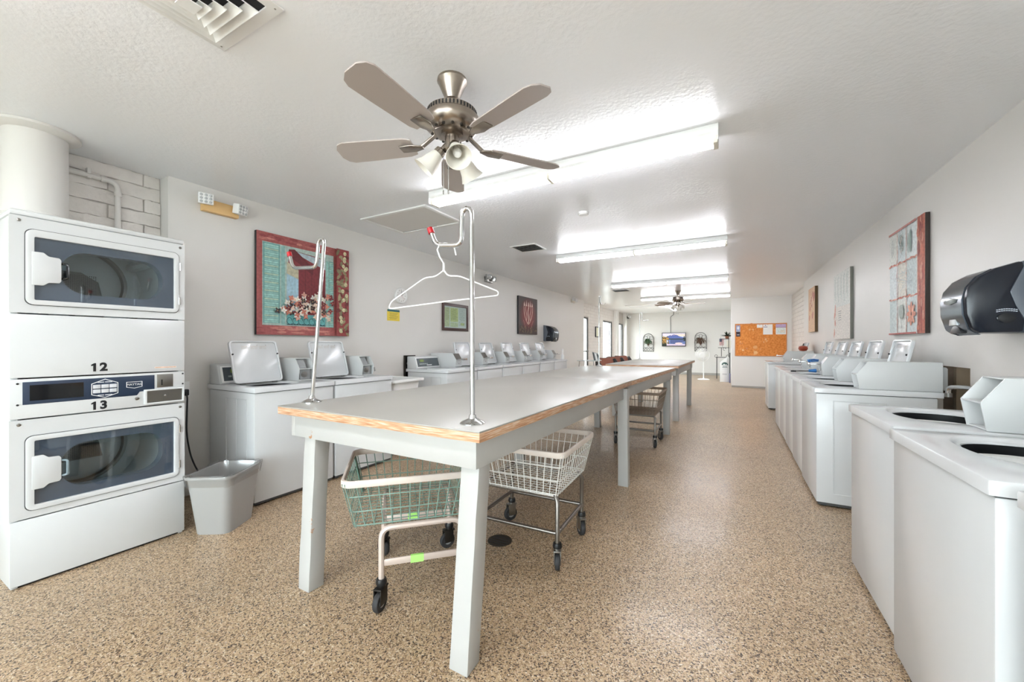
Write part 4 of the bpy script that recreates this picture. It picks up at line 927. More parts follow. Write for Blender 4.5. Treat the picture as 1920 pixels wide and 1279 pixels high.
for k in range(14):
    x = rnd.uniform(0.85, 0.95); y = rnd.uniform(0.04, 0.92); it.append((ell(x, y, 0.020, 0.022, 12), (222, 216, 168))); it.append((ell(x + 0.004, y - 0.004, 0.012, 0.013, 10), (204, 196, 146)))
canvas('large canvas of teal shutters and flowers in a red window', 'wall_picture', (XL, 2.035, 1.310), UL, W_, H_, it, BLACK, 0.035)
# --- dark red picture
rnd = random.Random(5); it = [(R(0, 0, 0.90, 0.79), (70, 50, 44))]
for k in range(14): it.append((ell(0.45, 0.42, 0.40 - k * 0.014, 0.36 - k * 0.012, 24), (84 + k * 4, 40 - k, 38 - k)))
for s in (-1, 1):
    it.append((stroke([(0.45 + s * (0.21 - 0.20 * (j / 10) ** 3), 0.66 - 0.045 * j) for j in range(11)], [0.012 + 0.010 * math.sin(j * 0.31) for j in range(11)]), (232, 190, 168)))
    it.append((stroke([(0.45 + s * (0.10 + 0.03 * math.sin(j * 0.7)), 0.64 - 0.04 * j) for j in range(10)], 0.022), (222, 180, 160)))
    it.append((stroke([(0.45 + s * (0.24 - 0.016 * j), 0.30 - 0.022 * j) for j in range(8)], 0.012), (206, 120, 110)))
it.append((stroke([(0.45 + 0.02 * math.sin(j), 0.68 - 0.045 * j) for j in range(11)], 0.03), (236, 204, 186)))
for k in range(5): it.append(([(0.27 + k * 0.09 - 0.025, 0.60), (0.27 + k * 0.09 + 0.025, 0.60), (0.27 + k * 0.09, 0.70 + 0.03 * (k % 2))], (240, 206, 190)))
for k in range(60): it.append((ell(rnd.uniform(0.04, 0.86), rnd.uniform(0.02, 0.16), 0.012, 0.026, 7, rnd.uniform(-.5, .5)), rnd.choice([(120, 92, 66), (86, 60, 44), (146, 116, 84)])))
canvas('small dark red canvas with pale petal shapes on the left wall', 'wall_picture', (XL, 7.16, 1.432), UL, 0.90, 0.79, it, BLACK, 0.035)
# --- framed notice, clock, yellow card
t = thing('framed_notice', 'dark wood frame with white and yellow notices', 'framed notice', (XL, 4.73, 1.432))
M = face_mtx((0, 0, 0), UL, VL)
b = part('frame', t, frame_mb(R(0, 0, 0.67, 0.425), R(0.045, 0.045, 0.625, 0.38), 'z', 0.002, 0.025), mat('dark_cherry_wood', (66, 36, 32), 0.35), 0.004); b.matrix_local = M
b = part('backing', t, MB().box(0.04, 0.63, 0.04, 0.385, 0.002, 0.010), PAPER); b.matrix_local = M
it = [(R(0.06, 0.06, 0.18, 0.36), (224, 224, 170)), (R(0.20, 0.14, 0.40, 0.36), (226, 228, 140)), (R(0.42, 0.08, 0.60, 0.36), (232, 234, 226)), (R(0.20, 0.06, 0.40, 0.13), (222, 226, 176)), (R(0.47, 0.09, 0.57, 0.13), (214, 222, 140))]
for k in range(9): it.append((R(0.22, 0.335 - k * 0.02, 0.38 - 0.02 * (k % 3), 0.341 - k * 0.02), (150, 152, 90))); it.append((R(0.075, 0.335 - k * 0.02, 0.165, 0.340 - k * 0.02), (170, 170, 120))); it.append((R(0.44, 0.335 - k * 0.02, 0.58 - 0.03 * (k % 2), 0.340 - k * 0.02), (190, 190, 186)))
ink('printed_sheets', it, t, M @ Matrix.Translation((0, 0, 0.0105)))
b = part('glazing', t, MB().box(0.044, 0.626, 0.044, 0.381, 0.016, 0.018), GLASS); b.matrix_local = M
t = thing('wall_clock', 'round white wall clock above the yellow card', 'clock', (XL, 3.868, 1.862))
part('case', t, MB().lathe([(0.10, 0.001), (0.105, 0.02), (0.10, 0.034), (0.088, 0.036), (0.084, 0.020)], 36, (0, 0, 0), 'x', capped=False), WHITEP)
part('face', t, MB().lathe([(0.086, 0.018), (0.086, 0.022), (0.0, 0.022)], 36, (0, 0, 0), 'x'), PAPER)
mb = MB()
for k in range(12):
    a = k * PI / 6; c, s = math.cos(a), math.sin(a); mb.tube([(0.0225, 0.066 * c, 0.066 * s), (0.0225, 0.078 * c, 0.078 * s)], 0.0022, 5)
part('hour_marks', t, mb, BLACK)
part('hour_hand', t, MB().tube([(0.024, 0, 0), (0.024, 0.034, 0.022)], 0.0028, 6), BLACK); part('minute_hand', t, MB().tube([(0.025, 0, 0), (0.025, 0.003, 0.062)], 0.0022, 6), BLACK)
part('second_hand', t, MB().tube([(0.026, -0.01, 0.012), (0.026, 0.045, -0.045)], 0.001, 5), RED)
t = thing('notice_card', 'yellow notice card with teal heading below the clock', 'notice', (XL, 3.64, 1.523)); M = face_mtx((0, 0, 0), UL, VL)
b = part('card', t, MB().box(0, 0.215, 0, 0.145, 0.001, 0.005), mat('yellow_card', (236, 212, 84), 0.6)); b.matrix_local = M
it = [(R(0, 0.118, 0.215, 0.145), (40, 116, 124))]
for k in range(6): it.append((R(0.03 + 0.01 * (k % 2), 0.098 - k * 0.015, 0.185 - 0.015 * (k % 3), 0.102 - k * 0.015), (150, 130, 50)))
ink('card_print', it, t, M @ Matrix.Translation((0, 0, 0.005)))

# --- black towel dispensers (local: wall at y=0, sticks out to -y, x across)
def dispenser(label, loc, rz, w=0.30, flip=1):
    t = thing('towel_dispenser', label, 'towel dispenser', loc, rz, 'black wall towel dispensers')
    side = [(0, 0.0), (-0.225, 0.0), (-0.250, 0.02), (-0.272, 0.10), (-0.275, 0.18), (-0.262, 0.245), (-0.225, 0.300), (-0.165, 0.338), (-0.09, 0.362), (0, 0.378)]
    part('back_plate', t, MB().prism([(0, 0.0), (-0.07, 0.0), (-0.062, 0.06), (-0.095, 0.14), (-0.115, 0.21), (-0.085, 0.29), (-0.068, 0.335), (-0.07, 0.365), (0, 0.378)], 'x', -w / 2, w / 2), mat('grey_dispenser_back', (84, 90, 100), 0.35), 0.004)
    part('cover', t, MB().prism([(-0.070, 0.0)] + side[1:9] + [(-0.070, 0.366), (-0.067, 0.335), (-0.085, 0.29), (-0.115, 0.21), (-0.095, 0.14), (-0.062, 0.06)], 'x', -w / 2 - 0.004, w / 2 + 0.004), mat('navy_black_plastic', (20, 26, 38), 0.22), 0.012)
    fr = [(y, z) for (y, z) in side[1:8]]
    mb = MB(); n = len(fr); vs = []
    for x in (-w / 2 + 0.03, w / 2 - 0.03):
        for (y, z) in fr: vs.append((x, y - 0.006, z))
        for (y, z) in fr: vs.append((x, y + 0.02, z - 0.01))
    fs = []
    for i in range(n - 1):
        fs += [(i, i+1, 2*n+i+1, 2*n+i), (n+i, 3*n+i, 3*n+i+1, n+i+1), (i, n+i, n+i+1, i+1), (2*n+i, 2*n+i+1, 3*n+i+1, 3*n+i)]
    part('front_shell', t, mb.add(vs, fs), mat('gunmetal_shell', (78, 84, 92), 0.2, 0.6))
    part('view_slot', t, MB().prism([(-0.06, 0.170), (0.0, 0.162), (0.06, 0.170), (0.075, 0.188), (0.0, 0.200), (-0.075, 0.188)], 'y', -0.286, -0.270), GLASS if False else mat('clear_slot', (120, 126, 124), 0.08), 0.003)
    part('logo_plate', t, MB().prism([(-0.045, 0.045), (0.045, 0.045), (0.03, 0.095), (-0.03, 0.095)], 'y', -0.272, -0.255), mat('silver_logo', (190, 194, 196), 0.25, 0.5), 0.002)
    part('paper_mouth', t, MB().prism([(0.055 * math.cos(PI * k / 12), 0.0 + 0.045 * math.sin(PI * k / 12)) for k in range(13)], 'y', -0.262, -0.235), BLACK, 0.003)
    part('lock_knob', t, MB().lathe([(0.012, 0.0), (0.012, -0.010), (0.0, -0.012)], 12, (-w / 2 + 0.03, -0.2, 0.0)), BLACK)
    xs = flip * (w / 2 + 0.004)
    part('side_button', t, MB().lathe([(0.030, 0.0), (0.034, flip * 0.003), (0.026, flip * 0.005), (0.0, flip * 0.004)], 24, (xs, -0.13, 0.075), 'x', mtx=Matrix.Diagonal((1, 1, 0.72, 1))), BLACKG)
    for q in range(9):
        for rr in range(2):
            y = -0.128 + (q - 4) * 0.0085; z = 0.122 - rr * 0.009 - (q - 4) ** 2 * 0.0003
            part('side_lettering_mark', t, MB().box(min(xs, xs + flip * 0.0008), max(xs, xs + flip * 0.0008), y - 0.0034, y + 0.0034, z - 0.0022, z + 0.0022), mat('pale_print', (190, 196, 204), 0.5))
    return t
dispenser('large black towel dispenser on the right wall near the camera', (XR, 3.16, 1.280), -PI / 2, 0.30, 1)
dispenser('small distant black towel dispenser on the left wall', (XL, 8.62, 1.29), PI / 2, 0.30, -1)

# --- outlet, cord, sink, electrical box
t = thing('power_outlet', 'wall outlet beside the stacked dryers', 'outlet', (XL, 1.50, 0.86))
part('plate', t, MB().box(0.001, 0.007, -0.037, 0.037, -0.06, 0.06), WHITEP, 0.002)
part('plug', t, MB().box(0.007, 0.04, -0.022, 0.022, -0.05, 0.0), BLACK, 0.006)
part('power_cord', t, MB().tube(fillet([(0.04, 0.0, -0.025), (0.06, 0.0, -0.06), (0.03, 0.005, -0.36), (0.05, 0.03, -0.56), (0.2, 0.06, -0.74), (0.30, 0.07, -0.852)], 0.08), 0.006, 8), BLACK, label='black cord hanging down to the floor')
t = thing('electrical_box', 'dark open utility box behind the shut-lid washer', 'utility box', (XL, 4.03, 0.76))
part('frame', t, frame_mb([(-0.10, 0), (0.10, 0), (0.10, 0.31), (-0.10, 0.31)], [(-0.085, 0.015), (0.085, 0.015), (0.085, 0.295), (-0.085, 0.295)], 'x', 0.001, 0.03), DARKMETAL, 0.002)
part('back_plate', t, MB().box(0.001, 0.004, -0.09, 0.09, 0.01, 0.30), BLACK)
part('valve', t, MB().lathe([(0.02, 0), (0.02, 0.03), (0.008, 0.04)], 12, (0.004, 0.03, 0.2), 'x').lathe([(0.02, 0), (0.02, 0.03), (0.008, 0.04)], 12, (0.004, -0.03, 0.2), 'x'), STEEL)
t = thing('utility_sink', 'white floor-standing utility sink between the left washers', 'sink', (-3.45, 3.30, 0))
o = rrect(-0.33, 0.33, -0.24, 0.26, 0.03); i = rrect(-0.29, 0.29, -0.20, 0.22, 0.05)
rim = part('rim', t, frame_mb(o, i, 'z', 0.80, 0.83), WHITEP, 0.005)
mb = MB(); n = len(i); bt = [(x * 0.85, y * 0.85, 0.52) for x, y in i]; mb.add([(x, y, 0.82) for x, y in i] + bt, [(k, (k+1) % n, n+(k+1) % n, n+k) for k in range(n)] + [tuple(range(n, 2*n))])
ob = [(x * 1.02, y * 1.02, 0.80) for x, y in i]; ot = [(x * 0.9, y * 0.9, 0.50) for x, y in i]
mb.add(ob + ot, [(k, n+k, n+(k+1) % n, (k+1) % n) for k in range(n)] + [tuple(range(n, 2*n))[::-1]])
part('basin', t, mb, WHITEP)
for x in (-0.22, 0.22):
    for y in (-0.15, 0.17): part('leg', t, MB().tube([(x, y, 0), (x, y, 0.52)], 0.016, 10), STEEL)
f = part('faucet', t, MB().tube(fillet([(-0.28, -0.1, 0.83), (-0.28, -0.1, 0.95), (-0.10, -0.1, 0.95), (-0.10, -0.1, 0.91)], 0.03), 0.010, 10).box(-0.30, -0.26, -0.2, 0.0, 0.83, 0.85), CHROME, 0.002)
# --- trash bin with clear liner
t = thing('trash_bin', 'grey plastic trash bin with clear liner beside the dryers', 'trash bin', (-2.985, 1.405, 0), math.radians(32))
def shell(z0, z1, a0, b0, a1, b1, th, r=0.05):
    o0 = rrect(-a0, a0, -b0, b0, r); o1 = rrect(-a1, a1, -b1, b1, r); i0 = rrect(-a0 + th, a0 - th, -b0 + th, b0 - th, r); i1 = rrect(-a1 + th, a1 - th, -b1 + th, b1 - th, r); n = len(o0)
    vs = [(x, y, z0) for x, y in o0] + [(x, y, z1) for x, y in o1] + [(x, y, z1) for x, y in i1] + [(x, y, z0 + th) for x, y in i0]; fs = []
    for q in range(3):
        for k in range(n): fs.append((q*n+k, q*n+(k+1) % n, (q+1)*n+(k+1) % n, (q+1)*n+k))
    return MB().add(vs, fs + [tuple(range(n))[::-1], tuple(range(3*n, 4*n))])
part('bin', t, shell(0, 0.375, 0.108, 0.142, 0.142, 0.182, 0.004), mat('grey_bin_plastic', (156, 155, 152), 0.4))
part('rim', t, frame_mb(rrect(-0.152, 0.152, -0.192, 0.192, 0.055), rrect(-0.139, 0.139, -0.179, 0.179, 0.05), 'z', 0.360, 0.378), MATS['grey_bin_plastic'], 0.004)
mb = MB(); n = 60; rings = []
for (f, z) in ((1.02, 0.312), (1.05, 0.345), (1.085, 0.375), (1.075, 0.386), (0.95, 0.384), (0.88, 0.31), (0.78, 0.16), (0.70, 0.03)):
    pts = rrect(-0.142 * f, 0.142 * f, -0.182 * f, 0.182 * f, 0.05, 14); m_ = len(pts)
    rings.append([(x + random.uniform(-0.0025, 0.0025), y + random.uniform(-0.0025, 0.0025), z + random.uniform(-0.006, 0.006)) for x, y in pts])
mb.add([v for r in rings for v in r], [(a*m_+k, a*m_+(k+1) % m_, (a+1)*m_+(k+1) % m_, (a+1)*m_+k) for a in range(len(rings)-1) for k in range(m_)])
part('liner_bag', t, mb, glass_mat('clear_film', (0.93, 0.93, 0.93), 0.35, 0.15))

# ------------------------------------------------------------------ right wall pictures
rnd = random.Random(11); W_, H_ = 0.78, 0.95; it = [(R(0, 0, W_, H_), (224, 226, 220))]
# nine panels with rusty stripes between them
for i in range(3):
    for j in range(3):
        x0, y0 = 0.165 + i * 0.205, 0.02 + j * 0.315
        it.append((R(x0, y0, x0 + 0.195, y0 + 0.30), [(214, 224, 224), (226, 228, 220), (206, 218, 216), (228, 222, 208), (220, 228, 228)][(i + 2 * j) % 5]))
it.append((R(0.0, 0, 0.145, H_), (196, 100, 70)))
for k in range(40): it.append((ell(rnd.uniform(0.02, 0.13), rnd.uniform(0.02, 0.93), rnd.uniform(0.012, 0.03), rnd.uniform(0.02, 0.08), 9), rnd.choice([(180, 76, 52), (214, 140, 110), (160, 66, 50), (206, 110, 80)])))
for y in (0.325, 0.64): 
    for k in range(18): it.append((ell(0.16 + k * 0.035, y + rnd.uniform(-.008, .008), 0.03, rnd.uniform(0.004, 0.011), 8), rnd.choice([(214, 128, 104), (200, 104, 84), (226, 170, 150)])))
for x in (0.363, 0.568):
    for k in range(22): it.append((ell(x + rnd.uniform(-.005, .005), 0.03 + k * 0.042, rnd.uniform(0.003, 0.008), 0.03, 8), (208, 146, 128)))
it.append((R(0.15, 0.93, W_, H_), (190, 120, 110))); it.append((R(0.15, 0, W_, 0.015), (196, 100, 90)))
for k in range(8): a = k * 0.8; it.append((ell(0.25 + 0.05 * math.cos(a), 0.17 + 0.06 * math.sin(a), 0.045, 0.022, 9, a), rnd.choice([(232, 160, 130), (222, 140, 110)])))
it.append((ell(0.47, 0.20, 0.055, 0.065, 14), (176, 186, 176))); it.append((stroke([(0.47, 0.15), (0.46, 0.06)], 0.006), (120, 130, 120)))
it.append((ell(0.27, 0.79, 0.022, 0.10, 12), (134, 160, 150))); it.append((ell(0.31, 0.78, 0.012, 0.09, 12), (150, 172, 160)))
for k in range(24): it.append((stroke([(0.40 + rnd.uniform(0, 0.1), 0.70 + rnd.uniform(0, 0.2)), (0.42 + rnd.uniform(0, 0.13), 0.72 + rnd.uniform(0, 0.2))], 0.006), rnd.choice([(150, 172, 166), (206, 178, 160), (120, 140, 136)])))
it.append((stroke([(0.68, 0.88), (0.69, 0.72)], 0.008), (120, 140, 140))); it.append((stroke([(0.64, 0.86), (0.65, 0.75)], 0.006), (140, 160, 160)))
for k in range(16): it.append((stroke([(rnd.uniform(0.2, 0.7), rnd.uniform(0.36, 0.6)), (rnd.uniform(0.2, 0.7), rnd.uniform(0.36, 0.6))], 0.004), (196, 208, 210)))
it = [([(W_ - p[0], p[1]) for p in pts], c_) for pts, c_ in it]
canvas('large grid canvas with rust red stripe and botanical panels, right wall', 'wall_picture', (XR, 5.06, 1.308), UR, W_, H_, it, mat('dark_canvas_edge', (58, 48, 44), 0.6), 0.03)
rnd = random.Random(12); it = [(R(0, 0, 0.90, 0.915), (230, 222, 212))]
it.append((R(0, 0.45, 0.90, 0.915), (222, 224, 218)))
for k in range(5): x = 0.12 + k * 0.16; it.append((stroke([(x, 0.88), (x + 0.01, 0.55 - 0.05 * (k % 2))], 0.03), (196, 206, 200))); it.append((stroke([(x + 0.05, 0.86), (x + 0.05, 0.60)], 0.012), (150, 166, 160)))
for k in range(14): it.append((ell(rnd.uniform(0.78, 0.88), rnd.uniform(0.05, 0.5), 0.02, 0.04, 8), (224, 150, 130)))
for k in range(5): it.append((R(0.45, 0.38 - k * 0.03, 0.60, 0.388 - k * 0.03), (150, 150, 146)))
it = [([(0.90 - p[0], p[1]) for p in pts], c_) for pts, c_ in it]
canvas('pale canvas with faint grey strokes, middle of the right wall', 'wall_picture', (XR, 7.35, 1.292), UR, 0.90, 0.915, it, mat('grey_canvas_edge', (120, 120, 112), 0.6), 0.035)
rnd = random.Random(13); it = [(R(0, 0, 0.63, 0.815), (222, 176, 128))]
for k in range(24): it.append((ell(rnd.uniform(0.1, 0.58), rnd.uniform(0.2, 0.75), 0.05, 0.07, 9, rnd.uniform(0, 3)), rnd.choice([(206, 130, 96), (232, 196, 156), (196, 110, 84), (226, 180, 120)])))
canvas('narrow orange brown canvas farthest along the right wall', 'wall_picture', (XR, 9.37, 1.445), UR, 0.63, 0.815, it, mat('brown_canvas_edge', (98, 74, 44), 0.6), 0.045)

# ------------------------------------------------------------------ plumbing in the wall hole, things on the right washers
t = thing('drain_standpipe', 'brass valve and dark hoses inside the hole in right wall', 'plumbing', (XR + 0.10, 3.86, 0.5))
part('valve_body', t, MB().lathe([(0.03, 0.40), (0.042, 0.43), (0.03, 0.47), (0.012, 0.50)], 14, (0, -0.04, 0)), mat('old_brass', (150, 132, 90), 0.45, 0.6))
part('supply_pipe', t, MB().tube([(0.0, -0.04, -0.05), (0.0, -0.04, 0.42)], 0.014, 10), mat('old_copper', (128, 84, 60), 0.45, 0.7))
part('black_hose', t, MB().tube(fillet([(-0.02, 0.05, -0.05), (-0.02, 0.04, 0.28), (0.0, -0.10, 0.36), (0.02, -0.13, 0.2)], 0.1), 0.018, 10), RUBBER)
part('stud', t, MB().box(-0.05, 0.04, 0.16, 0.20, -0.1, 0.6), mat('raw_stud', (120, 108, 90), 0.8))
c = part('drain_hose', None, MB().tube(fillet([(1.275, 3.69, 0.875), (1.275, 3.69, 0.935), (1.32, 3.60, 0.945), (1.372, 3.30, 0.935)], 0.05, 8), 0.014, 12), CHROME)
tag(c, 'bent chrome pipe running from the washer to the right wall', 'pipe'); part('collar', c, MB().lathe([(0.019, 0.87), (0.019, 0.895)], 12, (1.275, 3.69, 0)), STEEL)
b = thing('scrub_brush', 'blue scrub brush lying across the coin slides', 'brush', (0.80, 5.32, 1.040), 0.9); b.scale = (0.7, 0.7, 0.7)
part('bristle_block', b, MB().box(-0.10, 0.10, -0.02, 0.02, -0.016, 0.008), BLUE, 0.006)
part('handle', b, MB().tube([(-0.14, 0.0, 0.012), (0.0, 0.0, 0.022), (0.12, 0.0, 0.012)], 0.011, 8), BLUE)
b = thing('scraper', 'small blue-handled scraper lying on a right washer lid area', 'scraper', (0.765, 5.62, WT + 0.012), 0.25)
part('handle', b, MB().tube([(0.04, 0, 0.01), (0.11, 0, 0.012)], [0.014, 0.022], 10), BLUE); part('shaft', b, MB().tube([(-0.10, 0, 0.004), (0.04, 0, 0.01)], 0.005, 8), STEEL); part('blade_head', b, MB().box(-0.14, -0.09, -0.012, 0.012, -0.004, 0.012), BLACK, 0.003)
b = thing('pumpkin_ornament', 'small dark orange pumpkin ornament on the farthest right washer', 'ornament', (1.18, 8.845, WT + 0.202))
part('pumpkin', b, MB().lathe([(0.02, 0.0), (0.055, 0.01), (0.075, 0.045), (0.065, 0.085), (0.02, 0.10), (0.0, 0.098)], 14), mat('dark_orange_glaze', (156, 62, 36), 0.3)); part('stem', b, MB().tube([(0, 0, 0.095), (0.01, 0, 0.14)], [0.014, 0.008], 8), BLACK)
b = thing('white_bottle', 'slim white bottle at the far end of left washers', 'bottle', (-3.16, 8.02, WT))
part('body', b, MB().lathe([(0.035, 0), (0.037, 0.01), (0.035, 0.09), (0.014, 0.12), (0.014, 0.14)], 16), WHITEP); part('cap', b, MB().lathe([(0.017, 0.14), (0.02, 0.16), (0.018, 0.22), (0.0, 0.225)], 14), PAPER)

# ------------------------------------------------------------------ far end of the room
# television with a mountain lake picture
t = thing('television', 'wall television showing a mountain lake', 'television', (-2.42, YFAR - 0.10, 1.13))
UF = (1, 0, 0); M = face_mtx((0, 0, 0), UF, VL)
b = part('bezel', t, frame_mb(R(0, 0, 0.90, 0.56), R(0.022, 0.030, 0.878, 0.538), 'z', -0.02, 0.012), BLACKG, 0.004); b.matrix_local = M
b = part('back_shell', t, MB().box(0.01, 0.89, 0.01, 0.55, -0.05, 0.0), BLACK, 0.01); b.matrix_local = M
b = part('wall_mount', t, MB().box(0.3, 0.6, 0.15, 0.40, -0.099, -0.05), BLACK); b.matrix_local = M
SW, SH = 0.856, 0.508; rnd = random.Random(21)
it = [(R(0, 0, SW, SH), (206, 214, 232)), (R(0, 0.40, SW, SH), (214, 206, 226)), (R(0.45, 0.38, SW, 0.47), (240, 214, 200))]
it.append(([(0.15, 0.28), (0.15, 0.36), (0.24, 0.40), (0.30, 0.44), (0.34, 0.41), (0.40, 0.455), (0.46, 0.46), (0.50, 0.44), (0.56, 0.43), (0.64, 0.38), (0.74, 0.35), (0.856, 0.33), (0.856, 0.27)], (78, 98, 170)))
it.append(([(0.28, 0.42), (0.30, 0.44), (0.34, 0.41), (0.40, 0.455), (0.46, 0.46), (0.5, 0.44), (0.45, 0.41), (0.38, 0.42), (0.33, 0.39)], (150, 126, 170)))
it.append((R(0, 0.24, SW, 0.29), (46, 64, 52))); it.append((R(0.2, 0.03, SW, 0.25), (96, 116, 176)))
it.append(([(0.30, 0.10), (0.45, 0.06), (0.62, 0.10), (0.78, 0.16), (0.856, 0.2), (0.856, 0.25), (0.3, 0.25)], (70, 86, 140)))
it.append((R(0.15, 0.0, SW, 0.07), (204, 186, 206))); it.append((ell(0.62, 0.09, 0.14, 0.04, 16), (230, 200, 200)))
it.append((R(0.0, 0.0, 0.16, 0.36), (96, 76, 36)))
for k in range(70): it.append((ell(rnd.uniform(0, 0.24), rnd.uniform(0.08, 0.42) * (1 - 0.2 * rnd.random()), 0.022, 0.018, 7), rnd.choice([(196, 140, 40), (156, 104, 30), (88, 84, 36), (214, 162, 60), (60, 66, 34)])))
it.append((R(0, 0, 0.15, 0.09), (34, 44, 30)))
for k in range(16): it.append((ell(rnd.uniform(0.79, 0.856), rnd.uniform(0.2, 0.36), 0.018, 0.03, 7), (30, 44, 44)))
sc = ink('screen', it, t, M @ Matrix.Translation((0.022, 0.030, 0.002)))
sm = INK.copy(); sm.name = 'lit_screen'; nt = sm.node_tree; bb = nt.nodes['Principled BSDF']; at = [n for n in nt.nodes if n.type == 'ATTRIBUTE'][0]
nt.links.new(at.outputs['Color'], bb.inputs['Emission Color']); bb.inputs['Emission Strength'].default_value = 0.10; sc.data.materials[0] = sm
c = part('conduit', None, MB().tube(fillet([(-2.10, YFAR - 0.012, 1.69), (-2.10, YFAR - 0.012, 2.36), (-1.98, YFAR - 0.012, 2.42), (-1.98, YFAR - 0.012, ZC)], 0.08), 0.012, 8), mat('grey_conduit', (140, 138, 134), 0.4, 0.4))
tag(c, 'grey conduit rising from the television to the ceiling', 'conduit')
# arched iron trellises with plants
IRON = mat('wrought_iron', (70, 68, 66), 0.5, 0.5)
def trellis(label, loc, leafm, n, leafw):
    t = thing('wall_trellis', label, 'trellis', loc, 0, 'arched iron wall trellises')
    w, h = 0.21, 0.74; arch = [(-w, 0, 0)] + [(-w * math.cos(a), 0, h - w + w * math.sin(a)) for a in [PI * k / 12 for k in range(13)]] + [(w, 0, 0)]
    part('frame', t, MB().tube(arch, 0.009, 8).tube([(-w, 0, 0.005), (w, 0, 0.005)], 0.009, 8), IRON)
    mb = MB()
    for k in range(4):
        x = -w + 0.0525 + k * 0.105
        mb.tube([(x - 0.05, 0, 0.01), (x, 0, 0.075), (x - 0.05, 0, 0.14)], 0.006, 6).tube([(x + 0.05, 0, 0.01), (x, 0, 0.075), (x + 0.05, 0, 0.14)], 0.006, 6)
    for s in (-1, 1):
        mb.tube([(s * (0.10 + 0.085 * math.cos(a)), 0, 0.24 + 0.085 * math.sin(a)) for a in [k * 0.5 for k in range(13)]], 0.006, 6)
        mb.tube([(s * (0.11 + 0.07 * math.cos(a)), 0, 0.56 + 0.07 * math.sin(a)) for a in [k * 0.5 for k in range(13)]], 0.006, 6)
    mb.tube([(0.055 * math.cos(a), 0, 0.60 + 0.075 * math.sin(a)) for a in [k * 0.45 for k in range(15)]], 0.007, 6).tube([(-w, 0, 0.145), (w, 0, 0.145)], 0.006, 6)
    part('scrollwork', t, mb, IRON)['kind'] = 'stuff'
    part('planter', t, MB().lathe([(0.02, 0.25), (0.055, 0.32), (0.07, 0.40), (0.075, 0.40)], 12, (0, -0.07, 0)), LEAFB)
    r = random.Random(n)
    for k in range(n):
        a = r.uniform(0, 2 * PI); l = r.uniform(0.10, 0.21); up = r.uniform(0.02, 0.12); dx, dy = math.cos(a) * l, -abs(math.sin(a)) * l * 0.6
        p = [Vector((0, -0.07, 0.40)), Vector((dx * 0.5, -0.07 + dy * 0.5, 0.42 + up)), Vector((dx, -0.07 + dy, 0.38 + up * 0.3)), Vector((dx * 1.1, -0.07 + dy * 1.1, 0.30))]
        s = Vector((-math.sin(a), math.cos(a), 0.3)).normalized() * leafw; mb = MB()
        vs = []
        for q, f in zip(p, (0.3, 1, 0.8, 0.05)): vs += [q - s * f, q + s * f]
        part('leaf', t, mb.add(vs, [(0, 1, 3, 2), (2, 3, 5, 4), (4, 5, 7, 6)]), leafm)
    return t
trellis('arched iron trellis with green fern left of the television', (-2.97, YFAR - 0.02, 0.915), LEAF, 34, 0.018)
trellis('arched iron trellis with brownish plant right of the television', (-0.985, YFAR - 0.02, 0.945), LEAFB, 30, 0.020)
# pedestal fan
t = thing('pedestal_fan', 'white round pedestal fan standing before the back wall', 'pedestal fan', (-0.77, 15.1, 0))
part('base', t, MB().lathe([(0.19, 0), (0.19, 0.015), (0.15, 0.03), (0.03, 0.04), (0.022, 0.07)], 28), WHITEP)
part('pole', t, MB().tube([(0, 0, 0.04), (0, 0, 0.80)], 0.016, 12), WHITEP)
part('motor', t, MB().lathe([(0.05, 0.02), (0.075, 0.06), (0.07, 0.15), (0.03, 0.17)], 18, (-0.04, 0, 0.85), 'y'), WHITEP)
mb = MB()
for k in range(54):
    a = 2 * PI * k / 54; c, s = math.cos(a), math.sin(a); mb.tube([(-0.04 + 0.03 * c, -0.09, 0.85 + 0.03 * s), (-0.04 + 0.15 * c, -0.085, 0.85 + 0.15 * s), (-0.04 + 0.225 * c, -0.03, 0.85 + 0.225 * s), (-0.04 + 0.15 * c, 0.05, 0.85 + 0.15 * s)], 0.0045, 4)
part('guard', t, mb.lathe([(0.222, -0.036), (0.232, -0.03), (0.222, -0.02)], 32, (-0.04, 0, 0.85), 'y', capped=False).lathe([(0.05, -0.085), (0.05, -0.095), (0.0, -0.097)], 18, (-0.04, 0, 0.85), 'y'), WHITEP)
for k in range(3):
    a = 2 * PI * k / 3; mb = MB(); pts = [(0.04, a - 0.3), (0.12, a - 0.45), (0.19, a - 0.2), (0.20, a + 0.25), (0.12, a + 0.35), (0.04, a + 0.3)]
    part('blade', t, mb.prism([(-0.04 + r * math.cos(q), 0.85 + r * math.sin(q)) for r, q in pts], 'y', -0.02, -0.015), mat('ivory_blade', (228, 226, 214), 0.4))
# plant rack beside the partition with its things
t = thing('plant_rack', 'dark wrought iron plant rack beside the partition wall', 'rack', (-0.20, 15.8, 0))
mb = MB()
for x in (-0.18, 0.19):
    for y in (-0.14, 0.14): mb.tube([(x, y, 0), (x, y, 0.78)], 0.010, 8)
mb.tube([(0.19, 0.14, 0.78), (0.19, 0.14, 1.5)], 0.010, 8).tube([(-0.04, 0.14, 0.78), (-0.04, 0.14, 1.10)], 0.010, 8).tube([(0.19, -0.14, 0.78), (0.19, -0.14, 1.42)], 0.010, 8)
part('uprights', t, mb, IRON)
for z, x0 in ((0.76, -0.20), (1.10, -0.14), (1.41, -0.02)): part('shelf', t, MB().box(x0, 0.21, -0.16, 0.16, z - 0.012, z + 0.004), IRON, 0.002)
mb = MB()
for (cx, z) in ((-0.20, 0.80), (0.16, 0.80), (0.06, 1.05)): mb.tube([(cx + 0.045 * math.cos(a), -0.15, z + 0.045 * math.sin(a)) for a in [k * 0.5 for k in range(11)]], 0.008, 6)
part('scroll', t, mb, IRON)
